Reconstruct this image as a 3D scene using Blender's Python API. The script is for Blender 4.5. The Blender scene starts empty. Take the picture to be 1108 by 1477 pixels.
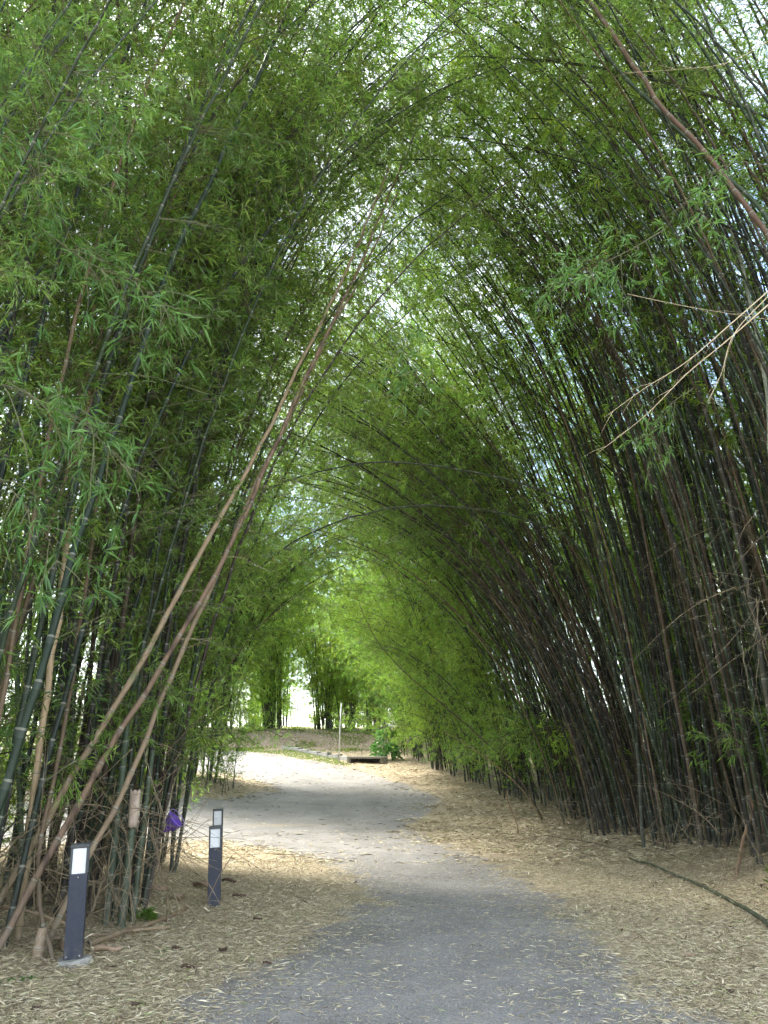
import bpy, math, random
import numpy as np
from mathutils import Vector

R = math.radians
rng = np.random.default_rng(7)
random.seed(7)

# ------------------------------------------------------------------ camera, sky, sun, exposure
F_PX, PITCH, CAM_H = 1100.0, R(17.72), 1.55
scn = bpy.context.scene
cam_d = bpy.data.cameras.new('camera')
cam = bpy.data.objects.new('camera', cam_d)
scn.collection.objects.link(cam)
cam.location = (0, 0, CAM_H)
cam.rotation_euler = (R(90) + PITCH, 0, 0)
cam_d.sensor_width = 36
cam_d.lens = F_PX / 1477 * 36
cam_d.clip_start = 0.05
cam_d.clip_end = 2000
scn.camera = cam

SUN_ELEV, SUN_AZ = R(56), R(-48)          # azimuth measured from +Y towards +X
w = bpy.data.worlds.new('World')
scn.world = w
w.use_nodes = True
nt = w.node_tree
for n in list(nt.nodes):
    nt.nodes.remove(n)
sky = nt.nodes.new('ShaderNodeTexSky')
sky.sky_type = 'NISHITA'
sky.sun_disc = False
sky.sun_elevation = SUN_ELEV
sky.sun_rotation = SUN_AZ
sky.air_density = 1.0
sky.dust_density = 1.5
tc = nt.nodes.new('ShaderNodeTexCoord')
cn = nt.nodes.new('ShaderNodeTexNoise')
cn.inputs['Scale'].default_value = 3.2
cn.inputs['Detail'].default_value = 6
cr = nt.nodes.new('ShaderNodeValToRGB')
cr.color_ramp.elements[0].position = 0.40
cr.color_ramp.elements[1].position = 0.66
mx = nt.nodes.new('ShaderNodeMix')
mx.data_type = 'RGBA'
mx.inputs['B'].default_value = (6.6, 6.7, 6.8, 1)
bg = nt.nodes.new('ShaderNodeBackground')
bg.inputs['Strength'].default_value = 0.15
wo = nt.nodes.new('ShaderNodeOutputWorld')
L = nt.links.new
L(tc.outputs['Generated'], cn.inputs['Vector'])
L(cn.outputs['Fac'], cr.inputs['Fac'])
L(cr.outputs['Color'], mx.inputs['Factor'])
L(sky.outputs['Color'], mx.inputs['A'])
L(mx.outputs['Result'], bg.inputs['Color'])
L(bg.outputs['Background'], wo.inputs['Surface'])

sun_d = bpy.data.lights.new('sun', 'SUN')
sun_d.energy = 2.2
sun_d.angle = R(9)
sun_d.color = (1.0, 0.95, 0.86)
sun = bpy.data.objects.new('sun', sun_d)
scn.collection.objects.link(sun)
sdir = Vector((math.sin(SUN_AZ) * math.cos(SUN_ELEV), math.cos(SUN_AZ) * math.cos(SUN_ELEV), math.sin(SUN_ELEV)))
sun.rotation_euler = sdir.to_track_quat('Z', 'Y').to_euler()
sun.location = (-10, 10, 30)

vs = scn.view_settings
vs.view_transform = 'Standard'
vs.look = 'None'
vs.gamma = 1
vs.use_curve_mapping = False
vs.exposure = 2.55
cy = scn.cycles
cy.max_bounces = 8
cy.diffuse_bounces = 6
cy.glossy_bounces = 2
cy.transmission_bounces = 4
cy.transparent_max_bounces = 4
cy.caustics_reflective = False
cy.caustics_refractive = False
cy.use_adaptive_sampling = True
cy.adaptive_threshold = 0.035

C = scn.collection

# ------------------------------------------------------------------ terrain and pixel to ground helpers
def sstep(a, b, v):
    t = np.clip((v - a) / (b - a), 0, 1)
    return t * t * (3 - 2 * t)

def terrain(x, y):
    x = np.asarray(x, float); y = np.asarray(y, float)
    z = 0.09 * np.clip(y - 18, 0, 30)
    z = z + 0.022 * np.clip(y - 48, 0, 200)
    z = z + 0.03 * np.sin(x * 0.9 + 1.3) * np.cos(y * 0.55) * sstep(1.5, 4, np.abs(x))
    z = z + 0.16 * sstep(3.9, 5.4, x) * (1 - sstep(20, 26, y))
    z = z + 0.12 * sstep(2.3, 3.6, -x) * sstep(1, 4, y) * (1 - sstep(12.3, 14.2, y))
    z = z + 0.05 * (np.sin(x * 5.3 + y * 2.1) * np.cos(y * 3.7 - x * 1.9) + 0.6) * sstep(3.8, 4.8, x) * (1 - sstep(20, 24, y))
    z = z + 0.35 * np.exp(-((x + 5.6) ** 2 + (y - 24.2) ** 2) / 2.2)
    # the bank at the far side of the road
    z = z + 0.5 * sstep(38.5, 43, y + 0.35 * (x + 4))
    return z

def ray(px, py):
    dx, dy = (px - 554) / F_PX, -(py - 738.5) / F_PX
    return (dx, math.cos(PITCH) - dy * math.sin(PITCH), math.sin(PITCH) + dy * math.cos(PITCH))

def W(px, py, Y):
    r = ray(px, py); s = Y / r[1]
    return (r[0] * s, Y, CAM_H + r[2] * s)

def G(px, py):
    r = ray(px, py)
    s = 2.0
    while s < 120:
        if CAM_H + r[2] * s <= float(terrain(r[0] * s, r[1] * s)):
            break
        s += 0.03
    return (r[0] * s, r[1] * s)

# ------------------------------------------------------------------ mesh helpers
def mk_mesh(name, V, tris=None, quads=None, attrs=None, mats=(), mat_idx=None, smooth=False):
    V = np.asarray(V, np.float32)
    me = bpy.data.meshes.new(name)
    parts = []
    if tris is not None and len(tris):
        parts.append((np.asarray(tris, np.int32), 3))
    if quads is not None and len(quads):
        parts.append((np.asarray(quads, np.int32), 4))
    loops = np.concatenate([p.ravel() for p, k in parts])
    totals = np.concatenate([np.full(len(p), k, np.int32) for p, k in parts])
    starts = np.concatenate([[0], np.cumsum(totals)[:-1]]).astype(np.int32)
    me.vertices.add(len(V)); me.vertices.foreach_set('co', V.ravel())
    me.loops.add(len(loops)); me.loops.foreach_set('vertex_index', loops)
    me.polygons.add(len(totals))
    me.polygons.foreach_set('loop_start', starts)
    me.polygons.foreach_set('loop_total', totals)
    for m in mats:
        me.materials.append(m)
    if mat_idx is not None:
        me.polygons.foreach_set('material_index', np.asarray(mat_idx, np.int32))
    me.polygons.foreach_set('use_smooth', np.full(len(totals), smooth))
    if attrs:
        for k, v in attrs.items():
            a = me.attributes.new(k, 'FLOAT', 'POINT')
            a.data.foreach_set('value', np.asarray(v, np.float32))
    me.update(calc_edges=True)
    me.validate()
    return me

def link(name, me, parent=None, loc=None, **props):
    o = bpy.data.objects.new(name, me)
    C.objects.link(o)
    if parent is not None:
        o.parent = parent
    if loc is not None:
        o.location = loc
    for k, v in props.items():
        o[k] = v
    return o

class MB:
    """collects boxes, tubes, discs into one mesh"""
    def __init__(s):
        s.v, s.q, s.t, s.n = [], [], [], 0
    def add(s, v, q=(), t=()):
        v = np.asarray(v, float)
        if len(q): s.q.append(np.asarray(q) + s.n)
        if len(t): s.t.append(np.asarray(t) + s.n)
        s.v.append(v); s.n += len(v)
    def box(s, c, d, rot=0.0):
        x, y, z = d[0] / 2, d[1] / 2, d[2] / 2
        v = np.array([[-x,-y,-z],[x,-y,-z],[x,y,-z],[-x,y,-z],[-x,-y,z],[x,-y,z],[x,y,z],[-x,y,z]])
        cr_, sr_ = math.cos(rot), math.sin(rot)
        v = v @ np.array([[cr_, sr_, 0], [-sr_, cr_, 0], [0, 0, 1]])
        s.add(v + np.asarray(c), [[0,3,2,1],[4,5,6,7],[0,1,5,4],[1,2,6,5],[2,3,7,6],[3,0,4,7]])
    def tube(s, P, r, sides=6, cap=True):
        P = np.asarray(P, float); r = np.broadcast_to(np.asarray(r, float), (len(P),))
        v, q = tube_arrays(P, r, sides)
        t = []
        if cap:
            n = len(P) * sides
            v = np.vstack([v, P[0], P[-1]])
            for k in range(sides):
                t.append([n, (k + 1) % sides, k])
                t.append([n + 1, n - sides + k, n - sides + (k + 1) % sides])
        s.add(v, q, t)
    def mesh(s, name, mats, smooth=False, bevel=None):
        return mk_mesh(name, np.vstack(s.v), np.vstack(s.t) if s.t else None, np.vstack(s.q) if s.q else None, mats=mats, smooth=smooth)

def frames(P):
    T = np.gradient(P, axis=0)
    T /= np.linalg.norm(T, axis=1)[:, None] + 1e-9
    ref = np.array([0.13, 0.97, 0.21])
    if abs(np.dot(T.mean(0) / (np.linalg.norm(T.mean(0)) + 1e-9), ref)) > 0.85:
        ref = np.array([0.95, 0.1, 0.3])
    A = np.cross(T, ref); A /= np.linalg.norm(A, axis=1)[:, None] + 1e-9
    B = np.cross(T, A)
    return T, A, B

def tube_arrays(P, r, sides):
    T, A, B = frames(P)
    a = np.arange(sides) / sides * 2 * math.pi
    v = P[:, None, :] + r[:, None, None] * (np.cos(a)[None, :, None] * A[:, None, :] + np.sin(a)[None, :, None] * B[:, None, :])
    v = v.reshape(-1, 3)
    n = len(P)
    i = np.arange(n - 1)[:, None] * sides
    k = np.arange(sides)[None, :]
    k2 = (k + 1) % sides
    q = np.stack([i + k, i + k2, i + sides + k2, i + sides + k], -1).reshape(-1, 4)
    return v, q

def catmull(P, m=14):
    P = np.asarray(P, float)
    Q = np.vstack([2 * P[0] - P[1], P, 2 * P[-1] - P[-2]])
    out = []
    for i in range(1, len(Q) - 2):
        t = np.linspace(0, 1, m, endpoint=False)[:, None]
        a, b, c, d = Q[i - 1], Q[i], Q[i + 1], Q[i + 2]
        out.append(0.5 * (2 * b + (c - a) * t + (2 * a - 5 * b + 4 * c - d) * t ** 2 + (3 * b - a - 3 * c + d) * t ** 3))
    out.append(P[-1:])
    return np.vstack(out)

def arclen(P):
    return np.concatenate([[0], np.cumsum(np.linalg.norm(np.diff(P, axis=0), axis=1))])

# ------------------------------------------------------------------ materials
def mat(name):
    m = bpy.data.materials.new(name)
    m.use_nodes = True
    t = m.node_tree
    for n in list(t.nodes):
        t.nodes.remove(n)
    out = t.nodes.new('ShaderNodeOutputMaterial')
    return m, t, out

def node(t, kind, **kw):
    n = t.nodes.new(kind)
    for k, v in kw.items():
        setattr(n, k, v)
    return n

def ramp(t, fac, stops):
    r = t.nodes.new('ShaderNodeValToRGB')
    while len(r.color_ramp.elements) < len(stops):
        r.color_ramp.elements.new(0.5)
    for e, (p, c) in zip(r.color_ramp.elements, stops):
        e.position = p
        e.color = (*c, 1) if len(c) == 3 else c
    t.links.new(fac, r.inputs['Fac'])
    return r.outputs['Color']

def mixc(t, fac, a, b, mode='MIX'):
    m = t.nodes.new('ShaderNodeMix')
    m.data_type = 'RGBA'; m.blend_type = mode
    for s, v in (('Factor', fac), ('A', a), ('B', b)):
        if isinstance(v, (int, float)):
            m.inputs[s].default_value = v
        elif isinstance(v, tuple):
            m.inputs[s].default_value = (*v, 1)
        else:
            t.links.new(v, m.inputs[s])
    return m.outputs['Result']

def math_(t, op, a, b=None, c=None, clamp=False):
    m = t.nodes.new('ShaderNodeMath'); m.operation = op; m.use_clamp = clamp
    for i, v in enumerate((a, b, c)):
        if v is None: continue
        if isinstance(v, (int, float)): m.inputs[i].default_value = v
        else: t.links.new(v, m.inputs[i])
    return m.outputs[0]

def noise(t, vec, scale, detail=4, rough=0.5, dist=0.0):
    n = t.nodes.new('ShaderNodeTexNoise')
    n.inputs['Scale'].default_value = scale
    n.inputs['Detail'].default_value = detail
    n.inputs['Roughness'].default_value = rough
    n.inputs['Distortion'].default_value = dist
    if vec is not None: t.links.new(vec, n.inputs['Vector'])
    return n.outputs['Fac']

def mapping(t, vec, scale=(1, 1, 1), rot=(0, 0, 0)):
    m = t.nodes.new('ShaderNodeMapping')
    m.inputs['Scale'].default_value = scale
    m.inputs['Rotation'].default_value = rot
    t.links.new(vec, m.inputs['Vector'])
    return m.outputs['Vector']

def principled(t, out, col, rough=0.6, bump=None, bump_s=0.3, bump_d=0.01, spec=0.5):
    p = t.nodes.new('ShaderNodeBsdfPrincipled')
    if isinstance(col, tuple): p.inputs['Base Color'].default_value = (*col, 1)
    else: t.links.new(col, p.inputs['Base Color'])
    if isinstance(rough, (int, float)): p.inputs['Roughness'].default_value = rough
    else: t.links.new(rough, p.inputs['Roughness'])
    p.inputs['Specular IOR Level'].default_value = spec
    if bump is not None:
        b = t.nodes.new('ShaderNodeBump')
        b.inputs['Strength'].default_value = bump_s
        b.inputs['Distance'].default_value = bump_d
        t.links.new(bump, b.inputs['Height'])
        t.links.new(b.outputs['Normal'], p.inputs['Normal'])
    t.links.new(p.outputs['BSDF'], out.inputs['Surface'])
    return p

def attr(t, name):
    a = t.nodes.new('ShaderNodeAttribute'); a.attribute_name = name
    return a.outputs['Fac']

def leaf_material(name, stops, trans, tmix=0.45):
    m, t, out = mat(name)
    oi = t.nodes.new('ShaderNodeObjectInfo')
    g = t.nodes.new('ShaderNodeNewGeometry')
    tcn = t.nodes.new('ShaderNodeTexCoord')
    f = attr(t, 'rnd')
    big = noise(t, g.outputs['Position'], 0.55, 2)
    f2 = math_(t, 'ADD', math_(t, 'MULTIPLY', f, 0.75), math_(t, 'MULTIPLY', math_(t, 'SUBTRACT', big, 0.35), 0.8), clamp=True)
    col = ramp(t, f2, stops)
    col = mixc(t, 1.0, col, oi.outputs['Color'], 'MULTIPLY')
    d = node(t, 'ShaderNodeBsdfPrincipled')
    d.inputs['Roughness'].default_value = 0.42
    d.inputs['Specular IOR Level'].default_value = 0.45
    t.links.new(col, d.inputs['Base Color'])
    tr = node(t, 'ShaderNodeBsdfTranslucent')
    tcol = mixc(t, 1.0, col, trans, 'MULTIPLY')
    t.links.new(tcol, tr.inputs['Color'])
    ms = node(t, 'ShaderNodeMixShader')
    ms.inputs[0].default_value = tmix
    t.links.new(d.outputs[0], ms.inputs[1]); t.links.new(tr.outputs[0], ms.inputs[2])
    t.links.new(ms.outputs[0], out.inputs['Surface'])
    return m

M_LEAF = leaf_material('bamboo_leaf', [(0.0, (0.068, 0.130, 0.028)), (0.4, (0.120, 0.210, 0.048)), (0.85, (0.175, 0.270, 0.068)), (0.96, (0.24, 0.26, 0.09)), (1.0, (0.32, 0.27, 0.13))], (2.3, 2.25, 1.3))
M_BROAD = leaf_material('broad_leaf', [(0.0, (0.05, 0.11, 0.03)), (1.0, (0.10, 0.19, 0.06))], (1.8, 2.0, 1.2), 0.35)
M_GRASS = leaf_material('grass_blade', [(0.0, (0.06, 0.12, 0.02)), (0.6, (0.13, 0.19, 0.04)), (1.0, (0.3, 0.27, 0.12))], (1.8, 2.0, 1.0), 0.35)

def culm_material():
    m, t, out = mat('bamboo_culm')
    oi = t.nodes.new('ShaderNodeObjectInfo')
    tcn = t.nodes.new('ShaderNodeTexCoord')
    u = attr(t, 'u')                       # counts nodes along the culm
    hgt = attr(t, 'h')                     # metres above the root
    fr = math_(t, 'FRACT', u)
    ring = math_(t, 'LESS_THAN', math_(t, 'ABSOLUTE', math_(t, 'SUBTRACT', fr, 0.035)), 0.03)
    dark = math_(t, 'LESS_THAN', fr, 0.012)
    bloom = math_(t, 'MULTIPLY', math_(t, 'GREATER_THAN', fr, 0.86), 0.10)
    v3 = t.nodes.new('ShaderNodeCombineXYZ')
    t.links.new(math_(t, 'MULTIPLY', u, 0.12), v3.inputs['Z'])
    t.links.new(math_(t, 'MULTIPLY', oi.outputs['Random'], 40.0), v3.inputs['X'])
    g = t.nodes.new('ShaderNodeNewGeometry')
    per_int = noise(t, v3.outputs[0], 3.0, 2)
    n1 = noise(t, mapping(t, tcn.outputs['Object'], (14, 14, 2.2)), 1.0, 4, 0.65)
    n2 = noise(t, mapping(t, tcn.outputs['Object'], (60, 60, 5)), 1.0, 3, 0.6)
    base = mixc(t, 1.0, oi.outputs['Color'], ramp(t, n1, [(0.3, (0.65, 0.68, 0.62)), (0.7, (1.25, 1.2, 1.2))]), 'MULTIPLY')
    # mottled black blotches of the dead culms (object alpha says how dead)
    blot = math_(t, 'MULTIPLY', ramp(t, n1, [(0.46, (0, 0, 0)), (0.60, (1, 1, 1))]), oi.outputs['Alpha'])
    base = mixc(t, math_(t, 'MULTIPLY', blot, 0.8), base, (0.028, 0.020, 0.016))
    # grey lichen film towards the foot
    low = math_(t, 'MULTIPLY', ramp(t, hgt, [(0.0, (1, 1, 1)), (1.0, (0, 0, 0))]), ramp(t, n2, [(0.35, (0.15, .15, .15)), (0.7, (0.9, .9, .9))]))
    base = mixc(t, math_(t, 'MULTIPLY', low, 0.6), base, (0.13, 0.13, 0.11))
    base = mixc(t, bloom, base, (0.20, 0.22, 0.18))
    base = mixc(t, math_(t, 'MULTIPLY', ring, 0.6), base, (0.24, 0.24, 0.19))
    base = mixc(t, math_(t, 'MULTIPLY', dark, 0.8), base, (0.02, 0.018, 0.012))
    rgh = mixc(t, oi.outputs['Alpha'], (0.5, 0.5, 0.5), (0.75, 0.75, 0.75))
    principled(t, out, base, rgh, n2, 0.25, 0.004, 0.3)
    return m
M_CULM = culm_material()

def simple(name, a, b, scale=8, rough=0.6, stretch=(1, 1, 1), bump=0.3, spec=0.5, coord='Object', bd=0.01):
    m, t, out = mat(name)
    tcn = t.nodes.new('ShaderNodeTexCoord')
    v = mapping(t, tcn.outputs[coord], stretch)
    n = noise(t, v, scale, 5, 0.6)
    col = ramp(t, n, [(0.3, a), (0.7, b)])
    n2 = noise(t, v, scale * 7, 3, 0.6)
    principled(t, out, col, rough, n2, bump, bd, spec)
    return m

M_TWIG = simple('dry_twig', (0.11, 0.085, 0.05), (0.26, 0.20, 0.12), 6)
M_GTWIG = simple('green_twig', (0.06, 0.07, 0.025), (0.12, 0.11, 0.05), 6)
M_PALE = simple('bleached_branch', (0.42, 0.34, 0.21), (0.60, 0.50, 0.34), 5, 0.6, (1, 1, 1))

# dry straw: per leaf colour
def straw_material():
    m, t, out = mat('dry_leaf_straw')
    f = attr(t, 'rnd')
    col = ramp(t, f, [(0.0, (0.08, 0.05, 0.03)), (0.12, (0.24, 0.185, 0.115)), (0.45, (0.46, 0.385, 0.235)), (0.8, (0.62, 0.54, 0.36)), (0.93, (0.70, 0.63, 0.47)), (0.95, (0.30, 0.33, 0.13)), (1.0, (0.22, 0.28, 0.09))])
    principled(t, out, col, 0.65)
    return m
M_STRAW = straw_material()

def litter_color(t, vec):
    a = noise(t, mapping(t, vec, (60, 9, 1), (0, 0, 0.5)), 1.0, 3, 0.6, 1.2)
    b = noise(t, mapping(t, vec, (9, 55, 1), (0, 0, 0.25)), 1.0, 3, 0.6, 1.2)
    c = noise(t, mapping(t, vec, (45, 14, 1), (0, 0, -0.7)), 1.0, 3, 0.6, 1.0)
    mxx = math_(t, 'MAXIMUM', math_(t, 'MAXIMUM', a, b), c)
    col = ramp(t, mxx, [(0.42, (0.13, 0.10, 0.07)), (0.56, (0.31, 0.255, 0.165)), (0.72, (0.53, 0.46, 0.31))])
    big = noise(t, vec, 0.9, 4)
    col = mixc(t, ramp(t, big, [(0.4, (0, 0, 0)), (0.7, (0.45, .45, .45))]), col, (0.22, 0.16, 0.11))
    return col, mxx

def ground_material():
    m, t, out = mat('leaf_covered_soil')
    tcn = t.nodes.new('ShaderNodeTexCoord')
    v = tcn.outputs['Object']
    col, h = litter_color(t, v)
    far = attr(t, 'meadow')
    gr = ramp(t, noise(t, v, 1.6, 5, 0.65), [(0.3, (0.15, 0.21, 0.06)), (0.7, (0.33, 0.36, 0.13))])
    col = mixc(t, far, col, gr)
    red = attr(t, 'bank')
    col = mixc(t, math_(t, 'MULTIPLY', red, ramp(t, noise(t, v, 3.0, 5, 0.7), [(0.35, (0.5, .5, .5)), (0.6, (0.9, .9, .9))])), col, (0.26, 0.195, 0.145))
    principled(t, out, col, 0.9, h, 0.6, 0.02, 0.2)
    return m

def road_material():
    m, t, out = mat('worn_asphalt')
    tcn = t.nodes.new('ShaderNodeTexCoord')
    v = tcn.outputs['Object']
    g1 = noise(t, v, 90, 3, 0.7)
    g2 = noise(t, v, 1.1, 5, 0.6)
    g3 = noise(t, v, 260, 2, 0.6)
    base = ramp(t, g2, [(0.3, (0.160, 0.154, 0.146)), (0.7, (0.245, 0.236, 0.224))])
    spk = ramp(t, g1, [(0.3, (0.55, 0.55, 0.55)), (0.5, (1, 1, 1)), (0.72, (1.8, 1.75, 1.7))])
    base = mixc(t, 1.0, base, spk, 'MULTIPLY')
    # fine cracks
    vo = t.nodes.new('ShaderNodeTexVoronoi'); vo.feature = 'DISTANCE_TO_EDGE'
    vo.inputs['Scale'].default_value = 0.55
    nn = t.nodes.new('ShaderNodeTexNoise'); nn.inputs['Scale'].default_value = 2.5; nn.inputs['Detail'].default_value = 5
    t.links.new(v, nn.inputs['Vector'])
    vm = t.nodes.new('ShaderNodeVectorMath'); vm.operation = 'MULTIPLY_ADD'
    vm.inputs[1].default_value = (0.6, 0.6, 0)
    t.links.new(nn.outputs['Color'], vm.inputs[0]); t.links.new(v, vm.inputs[2])
    t.links.new(vm.outputs[0], vo.inputs['Vector'])
    ck = ramp(t, vo.outputs['Distance'], [(0.0, (1, 1, 1)), (0.012, (0, 0, 0))])
    base = mixc(t, math_(t, 'MULTIPLY', ck, 0.5), base, (0.30, 0.28, 0.25))
    # dust and bits of straw blown over it
    sx = noise(t, mapping(t, v, (70, 16, 1), (0, 0, 0.4)), 1.0, 2, 0.5, 1.5)
    sy = noise(t, mapping(t, v, (16, 70, 1), (0, 0, -0.2)), 1.0, 2, 0.5, 1.5)
    bits = ramp(t, math_(t, 'MAXIMUM', sx, sy), [(0.66, (0, 0, 0)), (0.70, (1, 1, 1))])
    patch = ramp(t, noise(t, mapping(t, v, (0.5, 1.3, 1)), 1.0, 5, 0.6), [(0.38, (0.08, .08, .08)), (0.68, (0.75, .75, .75))])
    base = mixc(t, math_(t, 'MULTIPLY', bits, patch), base, (0.42, 0.33, 0.20))
    # the litter edge, broken up
    lit, h = litter_color(t, v)
    e = attr(t, 'edge')                    # signed metres inside the litter
    nb = noise(t, v, 2.2, 6, 0.72)
    nf = noise(t, v, 28, 3, 0.7)
    thr = math_(t, 'ADD', e, math_(t, 'ADD', math_(t, 'MULTIPLY', math_(t, 'SUBTRACT', nb, 0.5), 2.2), math_(t, 'MULTIPLY', math_(t, 'SUBTRACT', nf, 0.5), 0.9)))
    fac = ramp(t, thr, [(0.0, (0, 0, 0)), (0.16, (1, 1, 1))])
    # thin scatter bands lying across the road
    band = ramp(t, math_(t, 'ADD', noise(t, mapping(t, v, (0.28, 1.7, 1)), 1.0, 4, 0.65), math_(t, 'MULTIPLY', math_(t, 'SUBTRACT', nf, 0.5), 0.45)), [(0.62, (0, 0, 0)), (0.72, (0.85, .85, .85))])
    farband = ramp(t, attr(t, 'dist'), [(0.10, (0.1, .1, .1)), (0.30, (0.8, .8, .8))])
    fac2 = math_(t, 'MAXIMUM', fac, math_(t, 'MULTIPLY', band, farband))
    col = mixc(t, fac2, base, lit)
    hh = math_(t, 'ADD', math_(t, 'MULTIPLY', g1, 0.5), math_(t, 'MULTIPLY', g3, 0.5))
    principled(t, out, col, 0.85, hh, 0.5, 0.006, 0.25)
    return m

# ------------------------------------------------------------------ ground and road
road_px_l = [(250, 1477), (385, 1402), (470, 1345), (530, 1300), (522, 1268), (455, 1240), (385, 1223), (300, 1213)]
road_px_r = [(345, 1084), (400, 1089), (450, 1098), (520, 1113), (580, 1131), (628, 1152), (615, 1172), (585, 1190), (615, 1212), (690, 1241), (760, 1278), (805, 1302), (832, 1342), (880, 1385), (930, 1424), (1005, 1477)]
poly = [(-1.9, -4)] + [G(*p) for p in road_px_l] + [(-8, 14.5), (-25, 13.5), (-25, 21.5), (-9, 21.8)]
poly += [G(300, 1152), G(352, 1150), G(400, 1140), G(372, 1124), G(335, 1116), (-11, 31.5), (-25, 35), (-25, 42), (-14, 39.2)]
poly += [G(*p) for p in road_px_r] + [(2.6, -4)]
poly = np.array(poly)

def sdist(x, y):
    """signed distance to the visible asphalt outline, positive outside"""
    P = np.stack([x, y], -1)
    d = np.full(len(P), 1e9); inside = np.zeros(len(P), bool)
    for i in range(len(poly)):
        a, b = poly[i], poly[(i + 1) % len(poly)]
        ab = b - a
        tt = np.clip(((P - a) @ ab) / (ab @ ab + 1e-12), 0, 1)
        d = np.minimum(d, np.linalg.norm(P - (a + tt[:, None] * ab), axis=1))
        cond = ((a[1] > P[:, 1]) != (b[1] > P[:, 1]))
        xi = a[0] + (P[:, 1] - a[1]) * (b[0] - a[0]) / (b[1] - a[1] + 1e-12)
        inside ^= cond & (P[:, 0] < xi)
    return np.where(inside, -d, d)

def grid_mesh(xs, ys):
    X, Y = np.meshgrid(xs, ys)
    X, Y = X.ravel(), Y.ravel()
    nx, ny = len(xs), len(ys)
    i = (np.arange(ny - 1)[:, None] * nx + np.arange(nx - 1)[None, :]).ravel()
    q = np.stack([i, i + 1, i + nx + 1, i + nx], -1)
    return X, Y, q

xs = np.concatenate([[-400, -200, -100, -60, -40], np.arange(-30, 30, 0.5), [30, 40, 60, 100, 200, 400]])
ys = np.concatenate([[-200, -80, -30, -12], np.arange(-6, 62, 0.5), [62, 70, 85, 110, 150, 220, 400, 700]])
X, Y, q = grid_mesh(xs, ys)
Z = terrain(X, Y)
nzr = np.sin(X * 3.1 + Y * 1.7) * np.cos(Y * 2.3 - X) * 0.02
sd = sdist(X, Y)
Z = Z + nzr * (sd > 0.6) - 0.02 * (sd < 0.3)
me = mk_mesh('ground', np.stack([X, Y, Z], -1), quads=q, smooth=True, mats=[ground_material()],
             attrs={'meadow': sstep(45, 49, Y + 0.2 * np.abs(X)), 'bank': sstep(36, 39, Y) * (1 - sstep(46, 48, Y))})
link('ground', me, kind='structure')

xs = np.arange(-25, 7.01, 0.16); ys = np.concatenate([np.arange(-4, 44, 0.16)])
X, Y, q = grid_mesh(xs, ys)
sd = sdist(X, Y)
keep = (sd[q].min(axis=1) < 1.4)
q = q[keep]
used, inv = np.unique(q, return_inverse=True)
X, Y, sd = X[used], Y[used], sd[used]
me = mk_mesh('road', np.stack([X, Y, terrain(X, Y) + 0.006], -1), quads=inv.reshape(-1, 4), smooth=True, mats=[road_material()],
             attrs={'edge': sd, 'dist': Y / 60})
link('road', me, kind='structure')

# ------------------------------------------------------------------ leaves
def leaf_arrays(P, D, ln, wd, droop, rnd, fold=0.25, updir=None):
    """narrow folded leaf blades, 4 triangles each, one per row of P/D"""
    n = len(P)
    D = D / (np.linalg.norm(D, axis=1)[:, None] + 1e-9)
    up = rng.normal(0, 0.55, (n, 3)) + np.array([0, 0, 1.0]) if updir is None else updir
    S = np.cross(D, up); S /= np.linalg.norm(S, axis=1)[:, None] + 1e-9
    N = np.cross(S, D)
    ln = ln[:, None]; wd = wd[:, None]; dr = droop[:, None] * ln * np.array([0, 0, -1.0])
    a = P
    m = P + D * ln * 0.42 + dr * 0.2
    b = m + S * wd * 0.5 + N * wd * fold
    c = m - S * wd * 0.5 + N * wd * fold
    t = P + D * ln + dr
    V = np.stack([a, b, t, c], 1).reshape(-1, 3)
    i = np.arange(n)[:, None] * 4
    T = np.concatenate([i + np.array([0, 1, 2]), i + np.array([0, 2, 3])], 0)
    return V, T, np.repeat(rnd, 4)

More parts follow.
